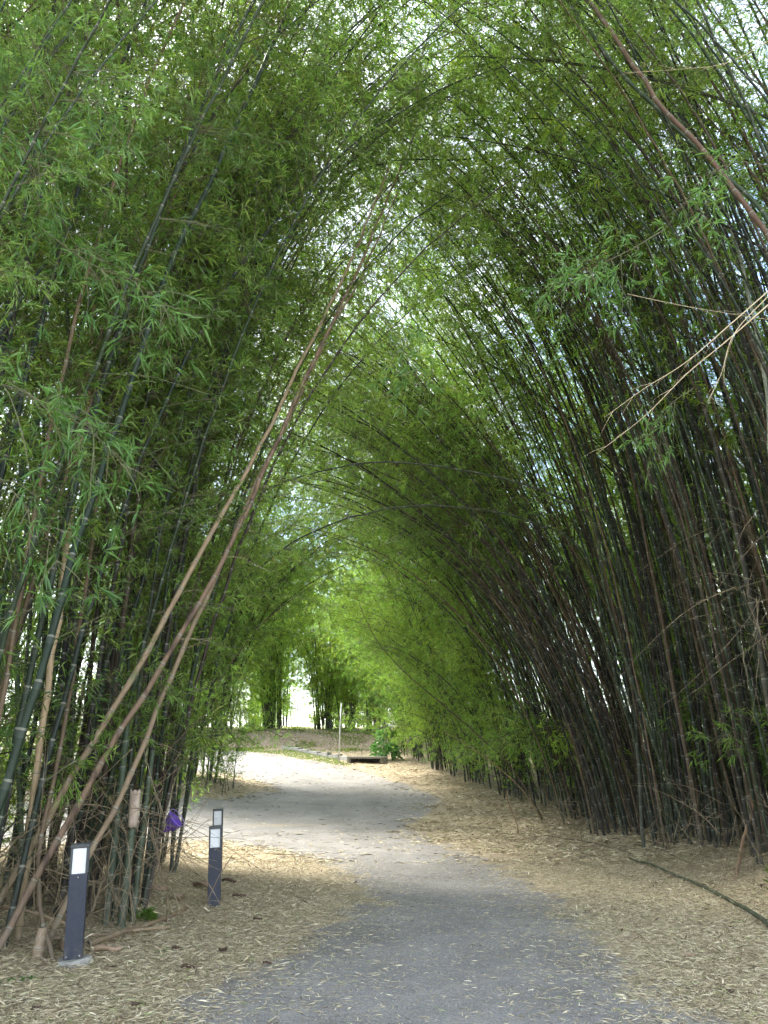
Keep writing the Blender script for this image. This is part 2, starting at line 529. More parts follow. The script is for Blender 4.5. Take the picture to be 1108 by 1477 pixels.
def branch_set(P, T, lens, seeds, leafy, twig_gap=0.13, leaf=0.12, per=6, droopy=0.35):
    """P,T: start points / culm tangents. returns (wood verts, quads, leaf verts, tris, rnd)"""
    wv, wq, wn = [], [], 0
    LP, LD, LL = [], [], []
    for p, tg, bl, lf in zip(P, T, lens, leafy):
        rad = rng.normal(0, 1, 3); rad -= tg * rad.dot(tg); rad /= np.linalg.norm(rad) + 1e-9
        e = tg * rng.uniform(0.35, 1.0) + rad * rng.uniform(0.7, 1.0); e /= np.linalg.norm(e)
        dr = rng.uniform(0.15, 1.0) * droopy
        tt = np.linspace(0, 1, 5)[:, None]
        Q = p + e * bl * tt + np.array([0, 0, -1.0]) * dr * bl * tt ** 2 + rng.normal(0, 0.02 * bl, (5, 3)) * tt
        v, qd = tube_arrays(Q, np.linspace(0.0055, 0.0018, 5) * (0.7 + 0.35 * bl), 3)
        wv.append(v); wq.append(qd + wn); wn += len(v)
        if not lf:
            # bare side twigs
            for _ in range(rng.integers(1, 4)):
                s0 = rng.uniform(0.2, 0.9); k = s0 * 4; i0 = int(k); pp = Q[i0] * (1 - k + i0) + Q[min(i0 + 1, 4)] * (k - i0)
                dd = e + rng.normal(0, 0.7, 3); dd /= np.linalg.norm(dd)
                R2 = np.array([pp, pp + dd * bl * rng.uniform(0.15, 0.45) + np.array([0, 0, -0.05])])
                v, qd = tube_arrays(R2, np.array([0.003, 0.0012]), 3)
                wv.append(v); wq.append(qd + wn); wn += len(v)
            continue
        nt_ = max(2, int(bl / twig_gap))
        s = rng.uniform(0.12, 1.0, nt_); s[0] = 1.0
        k = s * 4; i0 = np.clip(k.astype(int), 0, 3); f = (k - i0)[:, None]
        tp = Q[i0] * (1 - f) + Q[i0 + 1] * f
        td = e + rng.normal(0, 0.75, (nt_, 3)); td /= np.linalg.norm(td, axis=1)[:, None]
        tl = rng.uniform(0.08, 0.32, nt_) * min(1.0, 0.5 + bl * 0.5)
        te = tp + td * tl[:, None] + np.array([0, 0, -0.15]) * tl[:, None]
        # ribbons for twigs
        sv = np.cross(td, rng.normal(0, 1, (nt_, 3))); sv /= np.linalg.norm(sv, axis=1)[:, None] + 1e-9
        sv *= 0.0018
        v = np.stack([tp - sv, tp + sv, te + sv * .6, te - sv * .6], 1).reshape(-1, 3)
        qd = np.arange(nt_)[:, None] * 4 + np.array([0, 1, 2, 3])
        wv.append(v); wq.append(qd + wn); wn += len(v)
        kk = rng.integers(max(2, per - 2), per + 3, nt_)
        idx = np.repeat(np.arange(nt_), kk)
        m = len(idx)
        a = rng.uniform(0.35, 1.0, m)[:, None]
        LP.append(tp[idx] + (te - tp)[idx] * a)
        dd = td[idx] * 0.8 + rng.normal(0, 0.55, (m, 3)) + np.array([0, 0, -0.25])
        LD.append(dd)
        LL.append(rng.uniform(0.55, 1.25, m) * leaf)
    wv = np.vstack(wv) if wv else np.zeros((0, 3)); wq = np.vstack(wq) if wq else np.zeros((0, 4), int)
    if LP:
        LP, LD, LL = np.vstack(LP), np.vstack(LD), np.concatenate(LL)
        lv, lt, lr = leaf_arrays(LP, LD, LL, LL * rng.uniform(0.10, 0.16, len(LL)), rng.uniform(0.05, 0.35, len(LL)), rng.uniform(0, 1, len(LL)) ** 1.3)
    else:
        lv, lt, lr = np.zeros((0, 3)), np.zeros((0, 3), int), np.zeros(0)
    return wv, wq, lv, lt, lr

def foliage_mesh(name, sets, twigmat, leafmat=None):
    wv, wq, lv, lt, lr = sets
    if not len(wv):
        return None
    V = np.vstack([wv, lv])
    rnd = np.concatenate([np.zeros(len(wv)), lr])
    T = lt + len(wv)
    idx = np.concatenate([np.ones(len(T)), np.zeros(len(wq))])
    return mk_mesh(name, V, T if len(T) else None, wq, attrs={'rnd': rnd}, mats=[leafmat or M_LEAF, twigmat],
                   mat_idx=(1 - idx) if len(T) else np.ones(len(wq)))

def resample(P, ds):
    s = arclen(P); n = max(3, int(round(s[-1] / ds)) + 1)
    t = np.linspace(0, s[-1], n)
    return np.stack([np.interp(t, s, P[:, k]) for k in range(3)], -1), t

def culm_mesh(name, P, r0, r1, gap=0.32, sides=7, wob=0.006, rows=3):
    """jointed bamboo stem along P"""
    s = arclen(P); Lx = s[-1]
    nn = max(4, int(Lx / gap))
    frac = {3: np.array([0.0, 0.045, 0.5]), 2: np.array([0.0, 0.06])}[rows]
    bul = {3: np.array([1.14, 1.0, 0.985]), 2: np.array([1.12, 1.0])}[rows]
    u = (np.arange(nn)[:, None] + frac[None, :]).ravel()
    b = np.tile(bul, nn)
    u = np.append(u, nn); b = np.append(b, 1.0)
    pos = u / nn * Lx
    Q = np.stack([np.interp(pos, s, P[:, k]) for k in range(3)], -1)
    zig = rng.normal(0, wob, (nn + 1, 3))
    ui = np.clip(u.astype(int), 0, nn - 1); fu = (u - ui)[:, None]
    Q = Q + zig[ui] * (1 - fu) + zig[ui + 1] * fu
    r = (r0 + (r1 - r0) * (pos / Lx) ** 1.15) * b
    v, q = tube_arrays(Q, r, sides)
    n0 = len(v)
    v = np.vstack([v, Q[-1] + (Q[-1] - Q[-2]) * 0.01])
    t = [[n0 - sides + k, n0 - sides + (k + 1) % sides, n0] for k in range(sides)]
    uu = np.append(np.repeat(u, sides), u[-1])
    hh = np.append(np.repeat(pos, sides), pos[-1])
    return mk_mesh(name, v, t, q, attrs={'u': uu, 'h': hh}, mats=[M_CULM], smooth=True), Q, nn

def culm_foliage(name, P, t0, dens, blen, leaf, bare=0.0, gap=0.32, per=6, tw=0.13, droopy=0.35, twigmat=None):
    """leafy branches from the joints of the stem P, from share t0 of its length up"""
    s = arclen(P); Lx = s[-1]
    nodes = np.arange(gap, Lx, gap)
    T, _, _ = frames(P)
    bp, bt, bl, lf = [], [], [], []
    for d in nodes:
        f = d / Lx
        p = np.array([np.interp(d, s, P[:, k]) for k in range(3)])
        tg = np.array([np.interp(d, s, T[:, k]) for k in range(3)])
        if f > t0:
            g_ = min(1.0, (f - t0) / 0.18 + 0.25)
            n = rng.poisson(dens * g_) + (1 if f > t0 + .3 else 0)
            for _ in range(n):
                bp.append(p); bt.append(tg); bl.append(blen * rng.uniform(0.45, 1.2) * (1 - 0.55 * max(0, f - 0.6) / 0.4)); lf.append(True)
        if rng.uniform() < bare * (1.0 if f < 0.7 else 0.3):
            bp.append(p); bt.append(tg); bl.append(rng.uniform(0.15, 0.75)); lf.append(False)
    return foliage_mesh(name, branch_set(bp, bt, bl, None, lf, twig_gap=tw, leaf=leaf, per=per, droopy=droopy), twigmat or M_GTWIG)

def bend_path(Lx, th0, thb, p, swerve=0.0):
    s = np.linspace(0, 1, 40)
    th = R(th0) + R(thb) * s ** p
    az = swerve * s
    ds = Lx / 39
    dx = np.sin(th) * np.cos(az) * ds; dy = np.sin(th) * np.sin(az) * ds; dz = np.cos(th) * ds
    P = np.stack([np.cumsum(dx) - dx[0], np.cumsum(dy) - dy[0], np.cumsum(dz) - dz[0]], -1)
    P[:, 1] += 0.04 * np.sin(s * 9 + rng.uniform(0, 6)) * s * Lx / 14
    return P

VAR = {}
def make_variants(key, n, Lr, th0, thb, p, r0, t0, dens, blen, leaf, bare, per=6, gap=0.32, rows=3, sides=7, tw=0.13, droopy=0.35):
    out = []
    for i in range(n):
        f = (i + 0.5) / n
        P = bend_path(rng.uniform(*Lr), rng.uniform(*th0), thb[0] + (thb[1] - thb[0]) * f, rng.uniform(*p), rng.uniform(-0.35, 0.35))
        me, Q, nn = culm_mesh('culm', P, rng.uniform(*r0), 0.006, gap, sides, rows=rows)
        fo = culm_foliage('leafy_branches', P, rng.uniform(*t0), dens, blen, leaf, bare, gap, per, tw, droopy)
        out.append((me, fo))
    VAR[key] = out

make_variants('arch', 10, (15, 19), (0, 5), (8, 66), (1.5, 2.3), (0.020, 0.032), (0.50, 0.70), 2.1, 1.25, 0.115, 0.8, per=7)
make_variants('fan', 9, (13, 17.5), (4, 14), (22, 92), (1.0, 1.5), (0.018, 0.028), (0.40, 0.60), 1.5, 1.15, 0.115, 0.7, per=7)
make_variants('lush', 10, (12.5, 16.5), (0, 7), (4, 60), (1.3, 2.2), (0.020, 0.033), (0.03, 0.30), 2.3, 1.05, 0.12, 0.4)
make_variants('bush', 6, (8.5, 12.5), (2, 10), (35, 105), (1.2, 1.8), (0.024, 0.034), (0.02, 0.2), 1.9, 1.2, 0.15, 0.1, per=6, rows=2, sides=5, gap=0.4, tw=0.15, droopy=0.6)
make_variants('tall', 7, (14, 18.5), (2, 9), (15, 75), (1.1, 1.7), (0.024, 0.034), (0.08, 0.26), 1.8, 1.3, 0.145, 0.1, per=6, rows=2, sides=5, gap=0.4, tw=0.15, droopy=0.5)
make_variants('far', 5, (9.5, 13), (0, 8), (20, 80), (1.3, 2.0), (0.035, 0.05), (-0.06, 0.06), 2.0, 1.6, 0.20, 0.0, per=6, rows=2, sides=4, gap=0.5, tw=0.2, droopy=0.75)
make_variants('shoot', 6, (2.2, 3.6), (5, 25), (50, 110), (1.0, 1.6), (0.008, 0.012), (0.0, 0.1), 1.6, 0.5, 0.105, 0.0, per=6, rows=2, sides=4, gap=0.2, tw=0.09, droopy=0.5)

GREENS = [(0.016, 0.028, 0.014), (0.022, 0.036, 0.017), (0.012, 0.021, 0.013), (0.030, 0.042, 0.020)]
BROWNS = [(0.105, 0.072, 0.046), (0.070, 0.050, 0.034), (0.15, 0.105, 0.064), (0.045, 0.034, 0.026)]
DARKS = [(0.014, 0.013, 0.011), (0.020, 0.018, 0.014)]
n_culm = 0

def culm_color(dead):
    u = rng.uniform()
    if u < dead:
        return (*BROWNS[rng.integers(len(BROWNS))], rng.uniform(0.2, 0.8))
    if u < dead + 0.18:
        return (*DARKS[rng.integers(len(DARKS))], 0.3)
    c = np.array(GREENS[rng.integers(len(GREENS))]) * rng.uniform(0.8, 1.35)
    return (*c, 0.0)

def clump(cx, cy, rx, ry, n, key, az, spread, label, dead=0.3, sc=(0.85, 1.1), leafc=(1, 1, 1), fol=1.0, kmin=0.0, group='bamboo clumps along the road', rad=0.35):
    """one bamboo clump: an Empty with every culm as a part, its leafy branches as sub-part"""
    global n_culm
    z0 = float(terrain(cx, cy))
    root = link('bamboo_clump', None, loc=(cx, cy, z0), label=label, category='bamboo', group=group)
    root.empty_display_size = 0.5
    var = VAR[key]
    for i in range(n):
        a, rr = rng.uniform(0, 2 * math.pi), math.sqrt(rng.uniform(0, 1))
        dx, dy = rx * rr * math.cos(a), ry * rr * math.sin(a)
        # culms lean outwards from the middle of the clump and towards the light over the road
        la = np.array([math.cos(R(az)), math.sin(R(az))]) + rad * np.array([dx / rx, dy / ry]) + rng.normal(0, spread, 2)
        ang = math.atan2(la[1], la[0])
        # inner side culms bend more
        bias = 0.5 + 0.5 * (math.cos(a - R(az)) * rr)
        k = int(np.clip(max(rng.normal(bias, 0.3), rng.uniform(kmin, kmin + 0.3) if kmin else 0), 0, 0.999) * len(var))
        me, fo = var[k]
        s = rng.uniform(*sc)
        o = link('culm', me, root, (dx, dy, float(terrain(cx + dx, cy + dy)) - z0 - 0.05))
        o.rotation_euler = (rng.normal(0, 0.02), rng.normal(0, 0.02), ang)
        o.scale = (s, s, s * rng.uniform(0.95, 1.05))
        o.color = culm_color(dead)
        if rng.uniform() < fol:
            f = link('leafy_branches', fo, o, kind='stuff')
            h = rng.uniform(0.68, 1.38); yel = rng.uniform(0.86, 1.16)   # young pale to old dark foliage, stem by stem
            f.color = (leafc[0] * h * yel, leafc[1] * h, leafc[2] * h / yel, 1)
        n_culm += 1
    return root

# right of the road
clump(5.8, 5.0, 0.7, 1.1, 10, 'arch', 175, 0.2, 'nearest right-hand clump, rooted beyond the right edge, thick stems crossing the top corner', 0.35)
clump(6.0, 9.6, 0.5, 0.6, 12, 'arch', 180, 0.3, 'small bamboo clump whose stems bend furthest over the road near the camera', 0.3, kmin=0.75)
clump(-3.7, 9.9, 0.5, 0.6, 12, 'arch', 0, 0.3, 'small bamboo clump on the left whose stems bend furthest over the road', 0.2, kmin=0.75)
clump(6.1, 8.2, 0.8, 1.2, 30, 'arch', 175, 0.2, 'bamboo clump at the right edge behind the fallen green stem, tall near stems', 0.35)
clump(6.0, 11.5, 1.0, 1.0, 66, 'arch', 176, 0.2, 'upright dense bamboo clump on the right, beside the propped brown stick', 0.38)
clump(5.6, 13.8, 1.1, 1.0, 70, 'arch', 178, 0.2, 'bamboo clump mid right, dark crowded stems above the litter mound', 0.42)
clump(5.2, 16.2, 1.1, 1.1, 72, 'fan', 180, 0.2, 'bamboo clump right of the road with many brown stems sweeping left', 0.5)
clump(4.85, 18.6, 0.9, 1.0, 56, 'fan', 186, 0.24, 'fan-shaped bamboo clump at the right bend whose lowest stems reach over the road', 0.5)
clump(4.7, 21.4, 0.8, 1.0, 24, 'tall', 190, 0.5, 'leafy bamboo clump just behind the fan-shaped clump, foliage near the ground', 0.3, leafc=(1.15, 1.12, 1))
clump(4.1, 24.4, 0.9, 1.2, 26, 'tall', 195, 0.4, 'dark-footed leafy bamboo clump on the right verge of the bend', 0.3, leafc=(1.2, 1.15, 1))
clump(3.2, 28.2, 0.9, 1.3, 26, 'tall', 200, 0.45, 'bushy bamboo clump with bright drooping sprays right of the concrete slab', 0.3, leafc=(1.25, 1.2, .95))
clump(2.4, 32.4, 1.0, 1.3, 24, 'tall', 200, 0.5, 'bushy bamboo clump at the far end of the right-hand row', 0.3)
for x, y, lab in ((3.7, 23.0, 'drooping leafy clump at the verge, nearest behind the fan-shaped clump'), (3.0, 26.4, 'drooping leafy clump with black feet at the verge, middle of the row'), (2.2, 30.0, 'drooping bright clump with black feet at the verge before the slab'), (1.3, 34.6, 'drooping leafy clump at the verge, nearest the slab')):
    clump(x, y, 0.45, 0.7, 22, 'bush', 200, 0.6, lab, 0.2, leafc=(1.1, 1.1, 0.95), group='drooping clumps along the right verge', sc=(0.55, 0.85))
# left of the road
clump(-3.5, 4.4, 0.4, 0.7, 9, 'lush', 15, 0.3, 'nearest left-hand clump with large leaves hanging into the picture at the left edge', 0.1, sc=(0.55, 0.7))
clump(-3.6, 6.6, 0.6, 0.8, 16, 'lush', 20, 0.6, 'thin bamboo clump behind the nearest lamp bollard at the left edge', 0.4)
clump(-3.15, 8.7, 0.75, 0.75, 44, 'lush', 20, 0.8, 'big green bamboo clump with tangled dry twigs at its foot, left of the road', 0.18, rad=0.6)
clump(-3.45, 11.4, 0.65, 1.0, 36, 'lush', 10, 0.8, 'bamboo clump holding the purple bag, behind the pair of bollards', 0.2, rad=0.6)
clump(-6.3, 9.6, 1.0, 1.6, 26, 'lush', 0, 0.8, 'bamboo clump standing further back behind the left-hand clumps', 0.25)
clump(-6.6, 5.8, 1.0, 1.2, 18, 'lush', 0, 0.8, 'bamboo clump behind the left frame edge, seen only through other stems', 0.25)
clump(-5.7, 24.0, 0.8, 0.8, 34, 'bush', 0, 0.5, 'dark-footed bamboo clump on a mound left of the road beyond the side road', 0.2, sc=(0.9, 1.35))
clump(-8.6, 25.4, 1.2, 1.0, 26, 'bush', 0, 0.5, 'bamboo clump left of the mound clump, along the side road', 0.2, sc=(1.0, 1.4))
clump(-12.5, 25.0, 1.2, 1.0, 24, 'bush', 0, 0.6, 'second bamboo clump left of the mound clump, along the side road', 0.2, sc=(1.0, 1.4))
# far bank
for x, y, n, lab in ((-13.0, 45.0, 14, 'leftmost bamboo clump on the far bank'), (-9.3, 45.5, 16, 'second bamboo clump from the left on the far bank'),
                     (-6.4, 45.8, 20, 'dark narrow bamboo clump left of the bright gap on the far bank'),
                     (-3.5, 46.2, 18, 'slanting bamboo clump right of the bright gap on the far bank'),
                     (-1.9, 45.4, 12, 'small bamboo clump on the far bank behind the white pole'),
                     (-0.4, 44.0, 16, 'bamboo clump on the far bank behind the concrete slab'),
                     (1.9, 42.0, 16, 'bamboo clump on the far bank above the broad-leaved plant')):
    clump(x, y, 0.6, 0.6, int(n * 1.5), 'far', 250, 0.9, lab, 0.1, leafc=(1.45, 1.35, 1.1), group='bamboo clumps on the far bank', rad=0.9)
for x, y, lab in ((-17, 60, 'distant bamboo clump in the meadow, far left'), (-9.5, 68, 'distant pale bamboo clump seen over the far bank'), (-2, 66, 'distant bamboo clump right of the far gap'), (6, 56, 'distant bamboo clump hidden behind the right-hand row'), (-26, 88, 'hazy bamboo mass at the back of the meadow, left'), (-15, 92, 'hazy bamboo mass at the back of the meadow, behind the bright gap'), (-5, 90, 'hazy bamboo mass at the back of the meadow, right')):
    clump(x, y, 1.8, 1.8, 22, 'far', 250, 1.2, lab, 0.1, leafc=(1.3, 1.2, 0.8), group='distant bamboo clumps', rad=0.9, sc=(1.1, 1.6))
# growth seen between the stems on the right and left
back_r = ((9.0, 7.5, 'bamboo clump deep behind the right edge, leaves filling the gaps'), (8.9, 11.2, 'bamboo clump in second row behind the upright right-hand stems'),
          (8.6, 14.8, 'bamboo clump in second row behind the mid right stems'), (8.4, 18.4, 'bamboo clump in second row behind the brown sweeping stems'),
          (8.0, 22.4, 'bamboo clump in second row behind the fan-shaped clump'), (7.4, 27.0, 'bamboo clump in second row behind the bend'),
          (6.6, 32.0, 'bamboo clump in second row at the far end of the right side'))
for x, y, lab in back_r:
    clump(x, y, 1.0, 1.7, 26, 'tall', 180, 0.9, lab, 0.25, leafc=(1.2, 1.15, 0.9), group='second row of bamboo on the right', rad=0.9, sc=(0.9, 1.1))
for x, y, lab in ((-9.6, 11.2, 'bamboo clump deep behind the left clumps, leaves filling the gaps'), (-10.0, 6.5, 'bamboo clump deep behind the left edge'), (-9.0, 2.8, 'bamboo clump far left beyond the nearest stems'), (-8.2, 8.4, 'leafy bamboo clump between the left clumps and the deep row'), (-8.0, 12.2, 'leafy bamboo clump at the corner of the side road')):
    clump(x, y, 1.2, 1.6, 26, 'tall', 0, 1.0, lab, 0.2, leafc=(1.1, 1.1, 0.85), group='second row of bamboo on the left', rad=0.9, sc=(0.85, 1.1))
for x, y, lab in ((19, 9, 'sunlit distant bamboo clump glimpsed through the right-hand stems near the edge'), (19, 18, 'sunlit distant bamboo clump glimpsed through the right-hand stems'), (19, 28, 'sunlit distant bamboo clump beyond the right-hand row'), (16, 40, 'sunlit distant bamboo clump beyond the far end of the row'),
                  (-19, 8, 'sunlit distant bamboo clump glimpsed through the left clumps'), (-19, 17, 'sunlit distant bamboo clump beyond the side road'), (-20, 30, 'sunlit distant bamboo clump beyond the mound clump')):
    clump(x, y, 2.2, 3.0, 26, 'far', 90, 1.2, lab, 0.1, leafc=(1.3, 1.2, 0.8), group='sunlit bamboo beyond the rows', rad=0.9, sc=(0.9, 1.5))
for x, y, lab in ((11.2, 9.2, 'leafy bamboo clump in third row, right, level with the fallen green stem'), (11.0, 13.0, 'leafy bamboo clump in third row, right, behind the upright stems'), (10.8, 16.8, 'leafy bamboo clump in third row, right, behind the sweeping stems'), (10.4, 20.8, 'leafy bamboo clump in third row, right, behind the fan-shaped clump'), (9.8, 25.0, 'leafy bamboo clump in third row, right, behind the bend')):
    clump(x, y, 1.0, 1.8, 18, 'bush', 180, 1.0, lab, 0.25, leafc=(1.15, 1.1, 0.85), group='third row of bamboo on the right', rad=0.9, sc=(0.75, 1.1))
for x, y, lab in ((-15.5, 51, 'leafy bush-like bamboo on the meadow edge, far left'), (-11.2, 52, 'leafy bush-like bamboo on the meadow edge behind the second far clump'), (-1.6, 52, 'leafy bush-like bamboo on the meadow edge behind the white pole'), (1.6, 50, 'leafy bush-like bamboo on the meadow edge behind the slab')):
    clump(x, y, 0.9, 0.8, 14, 'bush', 250, 1.2, lab, 0.2, leafc=(1.3, 1.2, 0.9), group='leafy bamboo on the meadow edge', rad=0.9, sc=(0.5, 0.75))
# low young growth
def young(x, y, n, lab, sc=(0.7, 1.2), col=(1.1, 1.1, 0.95), r=0.6):
    c = clump(x, y, r, r * 1.4, n, 'shoot', 180, 1.0, lab, 0.0, leafc=col, group='low young bamboo', rad=0.9, sc=sc)
    c.name = 'young_bamboo'
for k, (x, y, n, lab) in enumerate((
    (-4.6, 8.4, 12, 'low green shoots behind the near bollard at the left edge'), (-5.2, 10.8, 14, 'low green shoots seen through the left-hand stems'),
    (-5.4, 6.6, 10, 'low green shoots at the left edge of the picture'),
    (-4.7, 22.9, 12, 'low leafy shoots hanging at the foot of the mound clump'), (-7.2, 24.5, 12, 'low leafy shoots left of the mound clump'),
    (5.1, 20.2, 10, 'pale green shoots behind the foot of the fan-shaped clump'), (4.2, 22.6, 7, 'low dark green shoots right of the road bend'),
    (3.5, 25.6, 7, 'feathery low shoots under the right-hand row'), (2.7, 29.2, 7, 'bright feathery shoots hanging over the verge'),
    (1.9, 32.6, 6, 'tall feathery shoots left of the bright ones, near the slab'), (1.2, 36.5, 16, 'feathery shoots behind the concrete slab'),
    (8.2, 12.3, 20, 'low growth in the dark behind the upright right-hand stems'), (7.9, 14.6, 20, 'low growth in the dark behind the mid right stems'), (7.7, 16.9, 20, 'low growth in the dark behind the brown sweeping stems'), (7.0, 19.2, 20, 'low growth in the dark behind the fan-shaped clump'), (8.6, 9.6, 20, 'low growth behind the clump at the right edge'),
    (6.6, 22.0, 20, 'low growth in the dark behind the leafy clump after the fan-shaped one'), (5.9, 25.0, 20, 'low growth in the dark behind the dark-footed right clump'), (5.2, 28.6, 20, 'low growth in the dark behind the bushy right clump'), (4.6, 32.4, 20, 'low growth in the dark at the far end of the right row'), (3.8, 37, 20, 'low growth closing the end of the right row'),
    (-6.9, 10.4, 16, 'low growth in the dark behind the left clumps'), (-6.4, 8.0, 16, 'low growth in the dark behind the tangled left clump'), (-7.0, 12.6, 14, 'low growth at the corner of the side road'),
    (-11, 46.6, 14, 'low growth between the two leftmost clumps on the far bank'), (-5.0, 47.6, 6, 'low weeds in the bright gap on the far bank'), (0.6, 44.6, 16, 'low growth on the far bank behind the slab'), (2.6, 40.0, 18, 'low growth right of the broad-leaved plant'),
    (-7.8, 46.5, 8, 'low shoots on the far bank at the left of the bright gap'), (-2.6, 46.8, 8, 'low shoots on the far bank behind the white pole'))):
    young(x, y, n, lab, sc=(0.9, 1.45) if ('growth' in lab and 'hanging' not in lab) else (0.7, 1.3), r=0.9 if 'growth' in lab else 0.6)

print('culms', n_culm)

# ------------------------------------------------------------------ single culms that stand out
def single(name, pts, r0, r1, color, label, cat='bamboo stem', gap=0.34, t0=None, dens=0.0, blen=0.9, bare=0.3, leaf=0.13, wob=0.008, root_ground=True, group=None):
    P = np.array([W(*p) if isinstance(p, tuple) else p for p in pts])
    P = catmull(P)
    if root_ground:
        P[0, 2] = float(terrain(P[0, 0], P[0, 1])) - 0.05
    o0 = P[0].copy()
    P = P - o0
    me, Q, nn = culm_mesh(name, P, r0, r1, gap, 9, wob)
    o = link(name, me, loc=tuple(o0), label=label, category=cat)
    if group: o['group'] = group
    o.color = color
    if dens > 0 or bare > 0:
        fm = culm_foliage('branches', P, t0 if t0 is not None else 2.0, dens, blen, leaf, bare, gap, twigmat=M_TWIG if dens == 0 else M_GTWIG)
        if fm: link('leafy_branches' if dens > 0 else 'bare_branches', fm, o, kind='stuff')
    return o

def GW(px, py):
    x, y = G(px, py); return [x, y, float(terrain(x, y))]

TAN = (0.27, 0.195, 0.12)
single('leaning_culm', [GW(-38, 1356), (5, 1290, 7.1), (110, 1110, 7.3), (210, 945, 7.6), (280, 812, 7.9), (350, 690, 8.3), (405, 585, 8.7), (445, 500, 9.1), (505, 380, 9.8), (562, 240, 10.6)], 0.030, 0.014, (0.30, 0.225, 0.14, 0.45), 'uppermost of the three tan dead stems leaning right over the left clump', bare=0.35, group='dead stems leaning across the left clump')
single('leaning_culm', [GW(-16, 1390), (18, 1330, 6.7), (150, 1092, 7.2), (232, 962, 7.5), (330, 792, 7.9), (392, 655, 8.4), (440, 545, 8.8), (505, 415, 9.4), (545, 320, 10.0), (600, 190, 10.9)], 0.029, 0.013, (0.20, 0.135, 0.09, 0.95), 'blotchy black and brown dead stem, middle of the three leaning ones', bare=0.35, group='dead stems leaning across the left clump')
single('leaning_culm', [GW(62, 1378), (120, 1250, 7.4), (176, 1145, 7.6), (252, 965, 8.1), (302, 855, 8.5), (372, 690, 9.1), (425, 590, 9.5), (470, 490, 10.0), (522, 395, 10.6), (575, 275, 11.4)], 0.028, 0.013, (0.26, 0.195, 0.125, 0.5), 'lowest of the three dead leaning stems, its foot behind the near bollard', bare=0.4, group='dead stems leaning across the left clump')
single('leaning_culm', [GW(-100, 1440), (2, 1150, 5.7), (60, 960, 5.8), (112, 780, 6.0), (152, 660, 6.15), (205, 500, 6.4), (245, 385, 6.6), (300, 268, 6.9), (345, 172, 7.2), (420, 0, 7.8), (480, -180, 8.6)], 0.030, 0.019, (0.014, 0.028, 0.015, 0.1), 'thick dark green stem rising from the left edge to the top of the picture', t0=0.55, dens=0.9, bare=0.15)
single('standing_culm', [GW(28, 1360), (50, 1130, 7.0), (85, 880, 7.1), (108, 700, 7.3), (128, 560, 7.5), (135, 420, 7.8)], 0.032, 0.018, (0.36, 0.27, 0.16, 0.1), 'pale tan dead stem standing upright near the left edge', bare=0.2)
single('standing_culm', [GW(78, 1392), (55, 1250, 6.9), (95, 1040, 7.1), (130, 800, 7.3), (160, 600, 7.6), (240, 350, 8.3), (300, 180, 9)], 0.020, 0.012, (0.14, 0.10, 0.06, 0.6), 'slim brown stem standing left of the near bollard', bare=0.4)
single('crossing_culm', [[-3.6, 7.4, 0.1], (15, 780, 7.7), (75, 550, 7.9), (163, 408, 8.2), (244, 305, 8.6), (340, 212, 9.1), (440, 140, 9.8), (530, 85, 10.6)], 0.030, 0.014, (0.03, 0.06, 0.03, 0.0), 'upper green stem slanting right in front of the left clump top', t0=0.6, dens=0.8, bare=0.1)
single('crossing_culm', [[-3.4, 8.0, 0.1], (30, 690, 8.1), (110, 555, 8.3), (205, 430, 8.7), (310, 350, 9.2), (440, 275, 10.0), (560, 235, 10.8), (680, 230, 11.6)], 0.028, 0.012, (0.04, 0.065, 0.03, 0.1), 'lower green stem slanting right and levelling out under the sky gap', t0=0.6, dens=0.9, bare=0.1)
# thin stems arching right over the road
ARCH = (0.032, 0.045, 0.022, 0.1)
single('arching_culm', [[5.0, 13.4, 0], (885, 900, 13.2), (865, 790, 12.9), (845, 738, 12.6), (760, 700, 12.2), (680, 681, 11.9), (580, 667, 11.6), (500, 672, 11.4), (430, 688, 11.2), (370, 714, 11.0), (320, 760, 10.9)], 0.026, 0.010, ARCH, 'upper of the two slender dark stems arching right across the road', t0=0.55, dens=0.3, bare=0.1)
single('arching_culm', [[4.9, 14.2, 0], (880, 950, 14), (855, 830, 13.7), (820, 776, 13.4), (735, 743, 13.0), (640, 730, 12.6), (560, 734, 12.3), (480, 756, 12.0), (420, 785, 11.8), (360, 830, 11.6), (330, 860, 11.5)], 0.027, 0.010, ARCH, 'lower of the two slender dark stems arching right across the road', t0=0.55, dens=0.3, bare=0.1)
# low thin stems reaching out from the fan-shaped clump
single('low_reaching_culm', [[3.7, 19.0, 0.1], (740, 1110, 18.9), (680, 1052, 18.7), (620, 1000, 18.4), (570, 955, 18.2), (535, 910, 18.0), (515, 860, 17.9)], 0.022, 0.006, (0.09, 0.07, 0.04, 0.3), 'upper thin stem reaching low and left from the fan-shaped clump', bare=0.4, t0=0.7, dens=0.4, group='thin stems low over the road edge')
single('low_reaching_culm', [[3.6, 18.6, 0.1], (750, 1135, 18.4), (690, 1085, 18.0), (640, 1055, 17.7)], 0.016, 0.006, (0.30, 0.22, 0.12, 0.2), 'short straw-coloured stem sticking out low from the fan-shaped clump', bare=0.5, group='thin stems low over the road edge')
